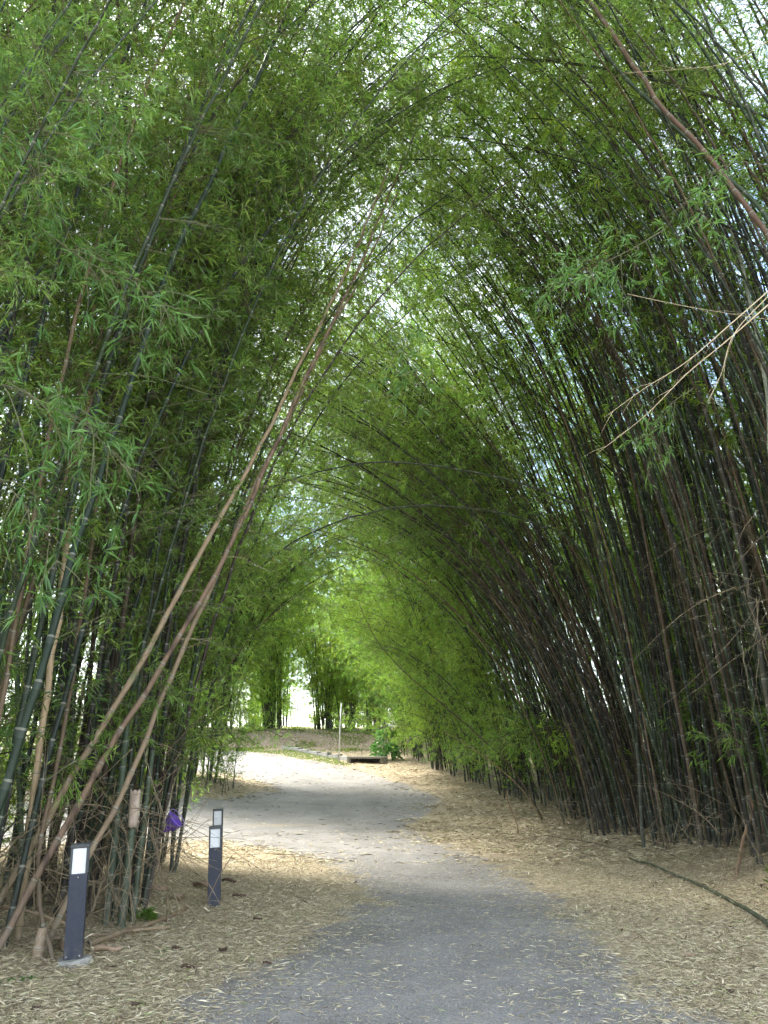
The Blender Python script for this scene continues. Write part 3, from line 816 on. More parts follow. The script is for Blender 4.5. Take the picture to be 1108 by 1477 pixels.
# big stems in the top right corner
single('overhead_culm', [[5.3, 6.2, 0.1], (1230, 700, 6.5), (1175, 480, 6.7), (1108, 345, 6.9), (1055, 270, 7.0), (1010, 212, 7.1), (965, 165, 7.2), (925, 110, 7.3), (885, 50, 7.5), (840, -10, 7.8), (770, -110, 8.4)], 0.034, 0.022, (0.125, 0.075, 0.050, 0.45), 'thick reddish-brown stem bending across the top right corner', bare=0.15, group='stems across the top right corner')
single('overhead_culm', [[5.2, 6.5, 0.1], (1220, 650, 6.9), (1160, 430, 7.2), (1108, 318, 7.4), (1055, 262, 7.5), (1000, 210, 7.6), (945, 155, 7.7), (890, 98, 7.9), (850, 45, 8.2), (808, -10, 8.5), (740, -100, 9.1)], 0.030, 0.020, (0.035, 0.055, 0.028, 0.0), 'thick green stem running just beside the reddish-brown one', bare=0.15, group='stems across the top right corner')
single('overhead_culm', [[5.2, 8.2, 0.1], (1135, 800, 8.4), (1100, 520, 8.7), (1050, 320, 9.0), (985, 180, 9.4), (930, 90, 9.9), (880, 20, 10.4), (840, -40, 10.9)], 0.026, 0.014, (0.26, 0.28, 0.22, 0.0), 'pale grey-green slim stem behind the two thick corner stems', bare=0.25, group='stems across the top right corner')
single('overhead_culm', [[5.0, 10.2, 0.1], (1080, 850, 10.4), (1010, 560, 10.7), (960, 370, 11.0), (900, 240, 11.4), (860, 165, 11.8), (790, 85, 12.4), (720, 30, 13.1), (660, -5, 13.9)], 0.032, 0.014, (0.05, 0.045, 0.03, 0.2), 'dark stem curving furthest left at the top of the picture', bare=0.25, t0=0.75, dens=1.0, group='stems across the top right corner')
single('overhead_culm', [[4.4, 14.0, 0.1], (900, 860, 14.3), (850, 620, 14.9), (790, 440, 15.6), (740, 375, 16.0), (690, 330, 16.6), (640, 290, 17.3)], 0.032, 0.012, (0.04, 0.045, 0.028, 0.1), 'dark stem ending at the edge of the sky gap above the road', bare=0.1, t0=0.7, dens=0.5)
# leafy branches hanging close to the camera
def spray(pts, label, leaf=0.13, dens=1.6, blen=0.45):
    P = catmull(np.array([W(*p) for p in pts])); o0 = P[0].copy(); P = P - o0
    mb = MB(); mb.tube(P, np.linspace(0.006, 0.0018, len(P)), 5)
    o = link('leafy_branch', mb.mesh('leafy_branch', [M_GTWIG], True), loc=tuple(o0), label=label, category='leafy branch', group='leafy branches hanging close to the camera')
    f = link('leafy_twigs', culm_foliage('leafy_twigs', P, 0.12, dens, blen, leaf, 0, 0.13, per=6, tw=0.11, droopy=0.6), o, kind='stuff')
    f.color = (0.85, 1.0, 1.3, 1)
spray([(-90, 560, 4.4), (0, 555, 4.5), (80, 590, 4.6), (150, 640, 4.7), (190, 690, 4.8)], 'lowest near spray of bluish-green leaves hanging in at the left edge')
spray([(60, 330, 4.8), (130, 380, 4.9), (200, 410, 5.0), (250, 460, 5.1)], 'near spray of pale leaves drooping in the middle of the left clump')
spray([(-60, 180, 4.2), (0, 195, 4.3), (50, 215, 4.4), (80, 260, 4.45)], 'small near spray at the left edge below the top corner')
spray([(-70, 640, 4.6), (0, 690, 4.7), (60, 760, 4.8), (90, 830, 4.9)], 'near spray hanging down the left edge below the bluish one')
spray([(-40, 40, 4.6), (60, 70, 4.7), (130, 130, 4.8), (180, 210, 4.9)], 'near spray of dark leaves in the top left corner')
spray([(40, 280, 5.2), (90, 320, 5.2), (130, 400, 5.3)], 'short dark spray under the top left corner spray')
spray([(960, 330, 6.5), (910, 360, 6.3), (850, 390, 6.2), (800, 430, 6.1)], 'near spray of pale leaves in front of the right-hand stems')
spray([(1120, 240, 5.6), (1060, 235, 5.7), (1010, 260, 5.8), (985, 300, 5.8)], 'small near spray at the right edge below the thick stems')
spray([(520, 380, 8.2), (540, 440, 8.2), (580, 500, 8.2), (600, 560, 8.2)], 'dark spray dangling below the sky gap', 0.15, 1.4)
spray([(1000, 560, 7.5), (960, 590, 7.5), (930, 640, 7.5)], 'small green spray beside the bleached branches', 0.12, 1.2)
# bleached whips hanging on the right
def whip(pts, r0, label, grp):
    P = catmull(np.array([W(*p) for p in pts]))
    o0 = P[0].copy(); m = MB()
    m.tube(P - o0, np.linspace(r0, 0.0016, len(P)), 5)
    T, _, _ = frames(P)
    for d in np.linspace(0.35, 0.95, 6):
        i = int(d * (len(P) - 1))
        dd = T[i] + rng.normal(0, 0.35, 3); dd /= np.linalg.norm(dd)
        Q = np.array([P[i], P[i] + dd * 0.12, P[i] + dd * 0.25 + np.array([0, 0, -0.02])]) - o0
        m.tube(Q, [0.0022, 0.0015, 0.0008], 3)
    link('dry_branch', m.mesh('dry_branch', [M_PALE], True), loc=tuple(o0), label=label, category='dry branch', group=grp)
gw = 'bleached dry branches at the right edge'
whip([(1125, 405, 5.6), (1060, 462, 5.7), (990, 522, 5.8), (930, 560, 5.9), (872, 602, 6.0)], 0.006, 'pale bare branch ending highest and farthest left of the dry ones', gw)
whip([(1125, 425, 5.6), (1050, 490, 5.75), (990, 540, 5.9), (930, 600, 6.05), (860, 655, 6.2)], 0.007, 'long pale bare branch ending lowest of the dry ones', gw)
whip([(1115, 420, 5.6), (1060, 480, 5.7), (1040, 540, 5.75), (1020, 580, 5.8)], 0.004, 'short pale bare branch hanging steeply at the right edge', gw)
whip([(905, 424, 7.3), (980, 440, 7.2), (1050, 452, 7.1), (1115, 462, 7.0)], 0.004, 'nearly level pale branch above the other dry ones', gw)
whip([(1125, 50, 6.0), (1050, 90, 6.2), (980, 100, 6.4), (900, 105, 6.6)], 0.004, 'thin curved dry branch near the top right corner', gw)

# ------------------------------------------------------------------ lamp bollards
def navy_paint():
    m, t, out = mat('navy_powder_coat')
    v = t.nodes.new('ShaderNodeTexCoord').outputs['Object']
    sep = t.nodes.new('ShaderNodeSeparateXYZ'); t.links.new(v, sep.inputs[0])
    base = ramp(t, noise(t, v, 30, 4), [(0.3, (0.014, 0.019, 0.034)), (0.7, (0.021, 0.027, 0.044))])
    dirt = ramp(t, noise(t, mapping(t, v, (1, 1, 0.35)), 22, 6, 0.7), [(0.48, (0, 0, 0)), (0.72, (1, 1, 1))])
    foot = ramp(t, math_(t, 'ADD', math_(t, 'MULTIPLY', sep.outputs['Z'], 3.0), math_(t, 'MULTIPLY', noise(t, v, 40, 4), 0.5)), [(0.35, (1, 1, 1)), (0.75, (0.12, .12, .12))])
    col = mixc(t, math_(t, 'MULTIPLY', dirt, math_(t, 'MULTIPLY', foot, 0.7)), base, (0.15, 0.125, 0.09))
    principled(t, out, col, 0.5, noise(t, v, 200, 2), 0.1, 0.002)
    return m
M_NAVY = navy_paint()
M_HEAD = simple('dark_grey_metal', (0.045, 0.052, 0.055), (0.065, 0.072, 0.075), 20, 0.5)
M_CONC = simple('grey_concrete', (0.17, 0.17, 0.15), (0.33, 0.32, 0.29), 9, 0.9, bump=0.6)
M_STEEL = simple('screw_steel', (0.4, 0.4, 0.4), (0.5, 0.5, 0.5), 10, 0.35)
M_PANE = simple('frosted_diffuser', (0.60, 0.63, 0.64), (0.72, 0.74, 0.74), 14, 0.35, bump=0.05)

def bevel_box(name, c, d, mat_, parent, bev=0.004):
    m = MB(); m.box(c, d)
    o = link(name, m.mesh(name, [mat_]), parent)
    md = o.modifiers.new('bevel', 'BEVEL'); md.width = bev; md.segments = 2
    return o

def bollard(x, y, rot, sink, label, base=True, wd=0.135, tilt=-2.5):
    z = float(terrain(x, y)) - sink
    root = link('lamp_bollard', None, loc=(x, y, z), label=label, category='bollard lamp', group='lamp bollards along the left verge')
    root.rotation_euler = (0, R(tilt), rot)
    H, h = 0.82, 0.60
    if base:
        m = MB()
        n = 18; ang = np.linspace(0, 2 * math.pi, n, endpoint=False)
        rr = 0.125 + 0.012 * np.sin(ang * 3 + 1) + 0.006 * np.cos(ang * 5)
        for k, (zz, s) in enumerate(((-0.08, 1.05), (0.035, 1.02), (0.05, 0.93))):
            pass
        V = np.vstack([np.stack([rr * s * np.cos(ang), rr * s * np.sin(ang), np.full(n, zz)], -1) for zz, s in ((-0.08, 1.05), (0.03, 1.02), (0.048, 0.93))] + [[[0, 0, 0.05]]])
        q = [[r_ * n + k, r_ * n + (k + 1) % n, (r_ + 1) * n + (k + 1) % n, (r_ + 1) * n + k] for r_ in range(2) for k in range(n)]
        t = [[2 * n + k, 2 * n + (k + 1) % n, 3 * n] for k in range(n)]
        m.add(V, q, t)
        link('concrete_foot', m.mesh('concrete_foot', [M_CONC], False), root)
    bevel_box('post', (0, 0, 0.05 + h / 2), (wd, wd, h), M_NAVY, root, 0.006)
    # lamp head: corner bars, panes, inner core and cap
    z1 = 0.05 + h
    hh = 0.19
    for sx in (-1, 1):
        for sy in (-1, 1):
            bevel_box('corner_bar', (sx * (wd / 2 - 0.008), sy * (wd / 2 - 0.008), z1 + hh / 2), (0.016, 0.016, hh), M_HEAD, root, 0.002)
    for k, (sx, sy) in enumerate(((0, -1), (1, 0), (0, 1), (-1, 0))):
        d = (wd - 0.034, 0.006, hh - 0.004) if sx == 0 else (0.006, wd - 0.034, hh - 0.004)
        bevel_box('light_pane', (sx * (wd / 2 - 0.012), sy * (wd / 2 - 0.012), z1 + hh / 2), d, M_PANE, root, 0.001)
    bevel_box('cap', (0, 0, z1 + hh + 0.014), (wd + 0.006, wd + 0.006, 0.028), M_HEAD, root, 0.005)
    for sx, sz in ((0, z1 - 0.022), (-0.047, 0.072), (0.047, 0.072)):
        m = MB()
        a = np.linspace(0, 2 * math.pi, 8, endpoint=False)
        V = np.vstack([np.stack([0.004 * np.cos(a) + sx, np.full(8, -wd / 2 - 0.0025), 0.004 * np.sin(a) + sz], -1), np.stack([0.004 * np.cos(a) + sx, np.full(8, -wd / 2 + 0.001), 0.004 * np.sin(a) + sz], -1), [[sx, -wd / 2 - 0.0035, sz]]])
        m.add(V, [[k, (k + 1) % 8, 8 + (k + 1) % 8, 8 + k] for k in range(8)], [[k, (k + 1) % 8, 16] for k in range(8)])
        link('screw', m.mesh('screw', [M_STEEL]), root)
    return root

gx, gy = G(105, 1392)
bollard(gx, gy, R(16), 0.0, 'nearest navy bollard lamp, standing on a round concrete foot', True)
gx, gy = G(309, 1308)
bollard(gx, gy, R(10), 0.06, 'second navy bollard lamp, its foot buried in dry leaves, covering most of another', False)
gx, gy = G(313, 1262)
bollard(gx, gy, R(8), 0.02, 'farthest bollard lamp, only its white head showing above the one in front', False)

# ------------------------------------------------------------------ purple bag in the twigs
def purple_bag():
    m, t, out = mat('purple_netting')
    tcn = t.nodes.new('ShaderNodeTexCoord')
    col = ramp(t, noise(t, tcn.outputs['Object'], 30, 3), [(0.3, (0.13, 0.06, 0.42)), (0.7, (0.22, 0.11, 0.58))])
    principled(t, out, col, 0.5)
    p = W(247, 1187, 10.15)
    root = link('net_bag', None, loc=p, label='small purple net bag caught in the dry twigs of the left clump', category='bag')
    n, rows = 16, 9
    ax = np.array([0.75, -0.25, 0.62]); ax /= np.linalg.norm(ax)
    A = np.cross(ax, [0, 1, 0]); A /= np.linalg.norm(A); B = np.cross(ax, A)
    V = []
    for r_ in range(rows):
        f = r_ / (rows - 1)
        rad = 0.02 + 0.105 * f ** 0.75
        for k in range(n):
            a = k / n * 2 * math.pi
            cr_ = rad * (1 + 0.14 * math.sin(a * 3 + r_) * (1 - f))
            V.append(ax * (f * 0.26 - 0.16) + A * cr_ * math.cos(a) + B * cr_ * 0.85 * math.sin(a))
    V = np.array(V)
    mb = MB()
    q = [[r_ * n + k, r_ * n + (k + 1) % n, (r_ + 1) * n + (k + 1) % n, (r_ + 1) * n + k] for r_ in range(rows - 1) for k in range(n) if (r_ < 7)]
    mb.add(V, q)
    for k in range(0, n, 2):
        mb.tube(V[k::n][:rows], 0.0022, 4)
    me = mb.mesh('netting', [m], True)
    link('netting', me, root)
    mr = MB()
    ring = np.vstack([V[-n:], V[-n]])
    mr.tube(ring * 1.01, 0.004, 5)
    m2, t2, o2 = mat('lilac_rim'); principled(t2, o2, (0.38, 0.28, 0.72), 0.45)
    link('rim', mr.mesh('rim', [m2], True), root)
purple_bag()

# stub of a cut culm with papery sheath
M_SHEATH = simple('papery_sheath', (0.26, 0.19, 0.14), (0.48, 0.39, 0.31), 18, 0.8, (1, 1, 0.3))
def stub(px, py, hgt, r, color, label, sheath=False, lean=0.02):
    x, y = G(px, py); z = float(terrain(x, y))
    P = np.array([[0, 0, -0.05], [lean * .5, 0, hgt * .5], [lean, 0.01, hgt]])
    me, Q, nn = culm_mesh('culm_stump', catmull(P, 8), r, r * 0.85, 0.24, 10, 0.002)
    o = link('culm_stump', me, loc=(x, y, z), label=label, category='bamboo stump')
    o.color = color
    if sheath:
        n = 9; V = []; rr = r * 1.15
        for i, zz in enumerate(np.linspace(hgt - 0.04, hgt + 0.30, 7)):
            f = i / 6
            for k in range(n):
                a = -2.4 + 3.6 * k / (n - 1) * (1 - 0.35 * f)
                j = 0.012 * math.sin(k * 2.3 + i)
                V.append([lean + rr * (1 + 0.25 * f) * math.cos(a), rr * math.sin(a) * (1 + .2 * f), zz + j])
        q = [[i * n + k, i * n + k + 1, (i + 1) * n + k + 1, (i + 1) * n + k] for i in range(6) for k in range(n - 1)]
        me = mk_mesh('papery_sheath', V, quads=q, mats=[M_SHEATH], smooth=True)
        s = link('papery_sheath', me, o)
        md = s.modifiers.new('solid', 'SOLIDIFY'); md.thickness = 0.003
    return o
stub(174, 1340, 0.92, 0.040, (0.06, 0.085, 0.05, 0.1), 'cut green stem topped by a pale papery sheath, at the foot of the left clump', True)
stub(152, 1337, 1.9, 0.034, (0.05, 0.075, 0.045, 0.0), 'grey-green cut stem standing just left of the sheathed one')
stub(190, 1335, 1.6, 0.030, (0.05, 0.07, 0.04, 0.0), 'grey-green cut stem standing just right of the sheathed one', lean=0.05)
stub(52, 1386, 0.22, 0.045, (0.30, 0.22, 0.14, 0.2), 'sawn-off tan stump left of the near bollard')
stub(92, 1370, 0.12, 0.05, (0.24, 0.17, 0.10, 0.3), 'low sawn stump just behind the near bollard')

# poles lying on the ground
def lying(pts, r0, r1, color, label, lift=0.02, bare=0.0, gap=0.34):
    P = []
    for p in pts:
        x, y = G(p[0], p[1]); P.append((x, y, float(terrain(x, y)) + r0 + lift + (p[2] if len(p) > 2 else 0)))
    P = catmull(np.array(P)); o0 = P[0].copy(); P = P - o0
    me, Q, nn = culm_mesh('fallen_culm', P, r0, r1, gap, 8, 0.006)
    o = link('fallen_culm', me, loc=tuple(o0), label=label, category='fallen stem'); o.color = color
    if bare:
        fm = culm_foliage('branches', P, 2.0, 0, 0.5, 0.1, bare, gap, twigmat=M_TWIG)
        if fm: link('bare_branches', fm, o, kind='stuff')
    return o
lying([(-60, 1355, 0.25), (30, 1345, .12), (100, 1352, 0.05)], 0.018, 0.012, (*TAN, 0.1), 'thin tan pole slanting across the left edge behind the bollard')
lying([(70, 1362), (150, 1355), (245, 1345)], 0.017, 0.011, (*TAN, 0.15), 'straight tan pole lying right of the near bollard')
lying([(125, 1372), (170, 1358), (225, 1336), (270, 1318)], 0.024, 0.016, (0.25, 0.18, 0.11, 0.4), 'thicker weathered pole lying behind the straight tan one')
lying([(1115, 1345), (1090, 1326), (1050, 1302), (1000, 1278), (950, 1256), (908, 1243)], 0.022, 0.012, (0.055, 0.070, 0.038, 0.5), 'long green fallen stem lying on the straw at the right', bare=0.5)
lying([(905, 1232), (870, 1222), (820, 1213), (780, 1207)], 0.014, 0.008, (0.12, 0.08, 0.05, 0.3), 'dark thin stick lying at the foot of the right-hand clumps', bare=0.5)
lying([(720, 1198), (690, 1196), (655, 1194)], 0.012, 0.006, (0.25, 0.18, 0.11, 0.3), 'short thin stick lying at the road edge by the fan-shaped clump')
single('propped_stick', [GW(1060, 1268), (1072, 1215, 11.3), (1085, 1165, 11.5), (1082, 1145, 11.6)], 0.026, 0.018, (0.24, 0.15, 0.09, 0.3), 'brown broken stick propped against the right-hand clump', 'stick', bare=0)
single('propped_stick', [GW(748, 1203), (742, 1178, 17.2), (735, 1160, 17.1), (730, 1140, 17.0)], 0.014, 0.008, (0.30, 0.17, 0.10, 0.3), 'reddish thin stick stuck upright in the litter by the fan-shaped clump', 'stick', bare=0.3)

# ------------------------------------------------------------------ tangle of dry twigs at the foot of the left clumps
def tangle(center, spread, n, label, zmax=2.3, seed=3):
    m = MB()
    c = np.array(center)
    for _ in range(n):
        p = c + rng.normal(0, 1, 3) * np.array(spread); p[2] = abs(p[2] - c[2]) + c[2] + 0.05
        d = rng.normal(0, 1, 3) * np.array([0.8, 0.5, 0.9]); d[2] = -abs(d[2]) if rng.uniform() < 0.7 else abs(d[2])
        d /= np.linalg.norm(d)
        ln = rng.uniform(0.4, 1.5)
        k = rng.normal(0, 0.15, 3)
        tt = np.linspace(0, 1, 7)[:, None]
        P = p + d * ln * tt + (k + np.array([0, 0, -0.18])) * (tt ** 2) * ln + rng.normal(0, 0.008, (7, 3))
        g_ = terrain(P[:, 0], P[:, 1]) + 0.01
        P[:, 2] = np.clip(P[:, 2], g_, g_ + zmax)
        m.tube(P - c, np.linspace(rng.uniform(0.003, 0.0065), 0.0015, 7), 4, cap=False)
        if rng.uniform() < 0.6:
            i = rng.integers(2, 5); dd = d + rng.normal(0, 0.6, 3)
            Q = np.array([P[i], P[i] + dd * 0.15, P[i] + dd * 0.3 + np.array([0, 0, -0.03])])
            m.tube(Q - c, [0.003, 0.002, 0.001], 3, cap=False)
    link('dry_twig_tangle', m.mesh('dry_twig_tangle', [M_TWIG], True), loc=tuple(c), kind='stuff', label=label, category='dry twigs')
tangle((-2.75, 8.0, 0.2), (0.42, 0.22, 0.75), 190, 'tangle of bare dry twigs hanging over the foot of the left clump')
tangle((-3.25, 10.2, 0.2), (0.22, 0.35, 0.7), 90, 'bare dry twigs around the purple bag')
tangle((-3.3, 7.0, 0.15), (0.4, 0.3, 0.5), 60, 'bare dry twigs behind the near bollard')
tangle((4.9, 11.6, 0.15), (0.45, 1.2, 0.35), 90, 'dry twigs along the foot of the right-hand clumps', 1.2)
tangle((4.1, 17.2, 0.15), (0.4, 1.2, 0.25), 90, 'dry twigs around the foot of the fan-shaped clump', 1.0)
tangle((5.0, 9.2, 2.6), (0.3, 0.8, 1.1), 90, 'bare dry side branches among the right-hand stems', 5.5)

# ------------------------------------------------------------------ litter of dry bamboo leaves
def scatter(n, xr, yr, prob, name, ln, label, lift=0.03, wid=(0.07, 0.12), tilt=0.16, rndpow=1.0, cat='leaf litter'):
    x = rng.uniform(*xr, n); y = rng.uniform(*yr, n)
    d = sdist(x, y)
    keep = rng.uniform(0, 1, n) < prob(x, y, d)
    x, y, d = x[keep], y[keep], d[keep]
    m = len(x)
    z = terrain(x, y) + 0.008 + rng.uniform(0, 1, m) ** 2 * lift * np.clip(d * 2 + 0.4, 0.15, 1)
    a = rng.uniform(0, 2 * math.pi, m)
    D = np.stack([np.cos(a), np.sin(a), rng.normal(0, tilt, m) * np.clip(d * 2 + 0.5, 0.2, 1)], -1)
    Lf = rng.uniform(0.5, 1.3, m) * ln
    up = rng.normal(0, 0.35, (m, 3)) + np.array([0, 0, 1.0])
    V, T, rn = leaf_arrays(np.stack([x, y, z], -1), D, Lf, Lf * rng.uniform(*wid, m), np.zeros(m), rng.uniform(0, 1, m) ** rndpow, 0.15, up)
    me = mk_mesh(name, V, T, attrs={'rnd': rn}, mats=[M_STRAW])
    print(name, m)
    return link(name, me, kind='stuff', label=label, category=cat)

def edge_noise(x, y):
    return 0.28 * np.sin(x * 3.1 + 1.7 * np.sin(y * 2.3)) + 0.22 * np.sin(y * 4.7 + 2 * np.cos(x * 5.1)) + 0.12 * np.sin(x * 11 + y * 9)
def p_near(x, y, d):
    dd = d + edge_noise(x, y)
    inside = sstep(-0.15, 0.35, dd)
    thin = 0.30 * np.exp(-np.clip(-d, 0, 9) / 0.55) + 0.03
    vis = np.abs(x) < 0.54 * y + 0.5
    return np.where(vis, np.maximum(inside, thin), 0) * np.clip((5.5 / y), 0, 1) ** 1.2
scatter(800000, (-5.5, 7), (3.4, 13), p_near, 'leaf_litter', 0.062, 'thick layer of dry straw-coloured bamboo leaves along both road edges')
def p_big(x, y, d):
    foot = np.maximum(sstep(3.6, 4.8, x), sstep(2.0, 2.8, -x))
    return np.where(np.abs(x) < 0.54 * y + 0.5, sstep(-0.4, 0.2, d) * (0.35 + 0.65 * foot), 0)
scatter(22000, (-5.5, 7), (3.6, 19), p_big, 'dry_sheath_scraps', 0.10, 'larger dry leaves and sheath scraps lying on the straw and at the stem bases', lift=0.08, wid=(0.08, 0.18), tilt=0.35, rndpow=2.2)
def p_far(x, y, d):
    dd = d + 1.5 * edge_noise(x, y)
    inside = sstep(-0.2, 0.4, dd)
    thin = 0.16 * np.exp(-np.clip(-d, 0, 9) / 1.2) + 0.02
    return np.maximum(inside, thin) * (1 - 0.6 * sstep(16, 34, y))
scatter(190000, (-9, 8), (12.5, 46), p_far, 'scattered_leaf_litter', 0.16, 'dry bamboo leaves scattered over the farther road and its verges', wid=(0.09, 0.16))

# larger dead sheaths and dark leaves, each one lying by itself
M_BROWN = simple('dead_brown_leaf', (0.045, 0.028, 0.02), (0.12, 0.07, 0.045), 12, 0.7)
M_TANS = simple('dead_tan_sheath', (0.22, 0.15, 0.10), (0.40, 0.29, 0.20), 12, 0.75)
def curled(px, py, ln, wd, rot, m_, label):
    x, y = G(px, py); n1, n2 = 9, 5
    V = []
    for i in range(n1):
        f = i / (n1 - 1); wv_ = wd * math.sin(math.pi * (0.08 + 0.86 * f)) ** 0.7
        for k in range(n2):
            g_ = k / (n2 - 1) - 0.5
            V.append([(f - .5) * ln, g_ * wv_ * (1 - 0.3 * f), 0.012 + (g_ * 2) ** 2 * wd * 0.35 + 0.03 * math.sin(f * 5 + rot) * ln * 2 + 0.004 * math.sin(i * 3 + k)])
    q = [[i * n2 + k, i * n2 + k + 1, (i + 1) * n2 + k + 1, (i + 1) * n2 + k] for i in range(n1 - 1) for k in range(n2 - 1)]
    me = mk_mesh('dead_leaf', V, quads=q, mats=[m_], smooth=True)
    o = link('dead_leaf', me, loc=(x, y, float(terrain(x, y)) + 0.01), label=label, category='dead leaf')
    o.rotation_euler = (0, 0, rot)
    md = o.modifiers.new('solid', 'SOLIDIFY'); md.thickness = 0.002
for a in ((255, 1374, 0.09, 0.05, 0.3, M_BROWN, 'dark curled leaf on the straw, left of the asphalt edge'),
          (322, 1376, 0.11, 0.06, 1.2, M_BROWN, 'dark curled leaf nearest the road edge below the paired bollards'),
          (197, 1457, 0.07, 0.05, 0.5, M_BROWN, 'dark curled leaf at the bottom of the straw on the left'),
          (272, 1402, 0.12, 0.05, 0.1, M_BROWN, 'reddish-brown flat leaf in the middle of the left straw'),
          (52, 1461, 0.06, 0.04, 0.9, M_BROWN, 'tiny dark leaf near the bottom left corner'),
          (345, 1297, 0.16, 0.07, 0.4, M_BROWN, 'dark leaf just right of the second bollard'),
          (330, 1275, 0.20, 0.08, -0.2, M_BROWN, 'rust-brown leaf right behind the second bollard'),
          (372, 1330, 0.10, 0.05, 0.6, M_BROWN, 'small dark leaf between the bollards and the asphalt'),
          (385, 1396, 0.07, 0.04, 0.2, M_BROWN, 'tiny dark leaf at the asphalt edge'),
          (292, 1283, 0.34, 0.14, -0.7, M_TANS, 'pinkish-tan broad sheath leaning left of the second bollard'),
          (222, 1288, 0.30, 0.16, 0.5, M_TANS, 'tan curled sheath at the foot of the left clump'),
          (260, 1300, 0.24, 0.12, 1.5, M_TANS, 'small tan sheath among the stems near the green tuft'),
          (155, 1377, 0.22, 0.10, 0.5, M_TANS, 'grey-tan sheath right of the near bollard foot'),
          (960, 1218, 0.36, 0.2, 0.3, M_TANS, 'tan sheath heap at the foot of the right-hand stems'),
          (1055, 1440, 0.09, 0.06, 0.8, M_BROWN, 'reddish leaf on the straw at the bottom right'),
          (995, 1384, 0.09, 0.05, 0.1, M_TANS, 'pale leaf on the straw at the right')):
    curled(*a)

# ------------------------------------------------------------------ small plants and grass
def tuft(px, py, n, ln, wd, up, m_, label, name='green_tuft', cat='plant', rad=0.04):
    x, y = G(px, py)
    a = rng.uniform(0, 2 * math.pi, n)
    D = np.stack([np.cos(a), np.sin(a), rng.uniform(0.3, 1.0, n) * up], -1)
    P = np.stack([np.cos(a) * rad * rng.uniform(0, 1, n), np.sin(a) * rad * rng.uniform(0, 1, n), rng.uniform(0, 0.6, n) * ln * up], -1)
    Lf = rng.uniform(0.6, 1.2, n) * ln
    V, T, rn = leaf_arrays(P, D, Lf, Lf * wd, rng.uniform(0.2, 0.9, n), rng.uniform(0.2, 0.9, n))
    link(name, mk_mesh(name, V, T, attrs={'rnd': rn}, mats=[m_]), loc=(x, y, float(terrain(x, y)) + 0.01), label=label, category=cat)
tuft(207, 1330, 160, 0.12, 0.14, 1.2, M_LEAF, 'bright green leafy tuft at the foot of the left clump', rad=0.09)
tuft(38, 1418, 16, 0.06, 0.3, 0.6, M_BROAD, 'small green seedling in the straw near the bottom left')
tuft(6, 1420, 14, 0.06, 0.3, 0.6, M_BROAD, 'small green seedling right at the left edge')
tuft(235, 1375, 14, 0.06, 0.2, 0.6, M_BROAD, 'tiny green seedling in the straw left of the road')

def shrub(cx, cy, r, h, n, leaf, label, m_=None, col=(1, 1, 1), wd=0.13, name='shrub', cat='shrub', grp=None):
    """many leaf-bearing twigs spread through an uneven crown"""
    m_ = m_ or M_LEAF
    z0 = float(terrain(cx, cy))
    root = link(name, None, loc=(cx, cy, z0), label=label, category=cat)
    if grp: root['group'] = grp
    P, T = [], []
    mb = MB()
    for i in range(7):
        a = rng.uniform(0, 6.28); tip = np.array([math.cos(a) * r * 0.6, math.sin(a) * r * 0.6, h * rng.uniform(0.6, 0.95)])
        mb.tube(np.array([[0, 0, -0.05], tip * [0.4, 0.4, 0.55], tip]), [0.014, 0.01, 0.004], 5)
    link('stems', mb.mesh('stems', [M_TWIG], True), root)
    a = rng.uniform(0, 2 * math.pi, n); u = rng.uniform(0, 1, n) ** 0.5
    lob = 1 + 0.3 * np.sin(a * 3 + cx) + 0.15 * np.sin(a * 7 + cy)
    zz = rng.uniform(0.05, 1, n)
    rr = r * u * lob * np.sqrt(np.clip(1 - (zz - 0.45) ** 2 * 2.2, 0.05, 1))
    p = np.stack([rr * np.cos(a), rr * np.sin(a), zz * h], -1)
    k = 7
    pp = np.repeat(p, k, 0) + rng.normal(0, 0.05, (n * k, 3))
    out = np.repeat(np.stack([np.cos(a), np.sin(a), np.full(n, 0.2)], -1), k, 0)
    D = out * 0.6 + rng.normal(0, 0.7, (n * k, 3)) + np.array([0, 0, -0.2])
    Lf = rng.uniform(0.6, 1.3, n * k) * leaf
    V, Tt, rn = leaf_arrays(pp, D, Lf, Lf * wd, rng.uniform(0, .5, n * k), rng.uniform(0, 1, n * k))
    f = link('foliage', mk_mesh('foliage', V, Tt, attrs={'rnd': rn}, mats=[m_]), root, kind='stuff')
    f.color = (*col, 1)
    return root

gx, gy = G(548, 1100)
shrub(gx + 0.25, gy + 1.0, 0.55, 1.25, 62, 0.27, 'broad-leaved plant beside the concrete slab', M_BROAD, wd=0.34, col=(1.2, 1.3, 1.4), name='broad_leaved_plant', cat='plant')

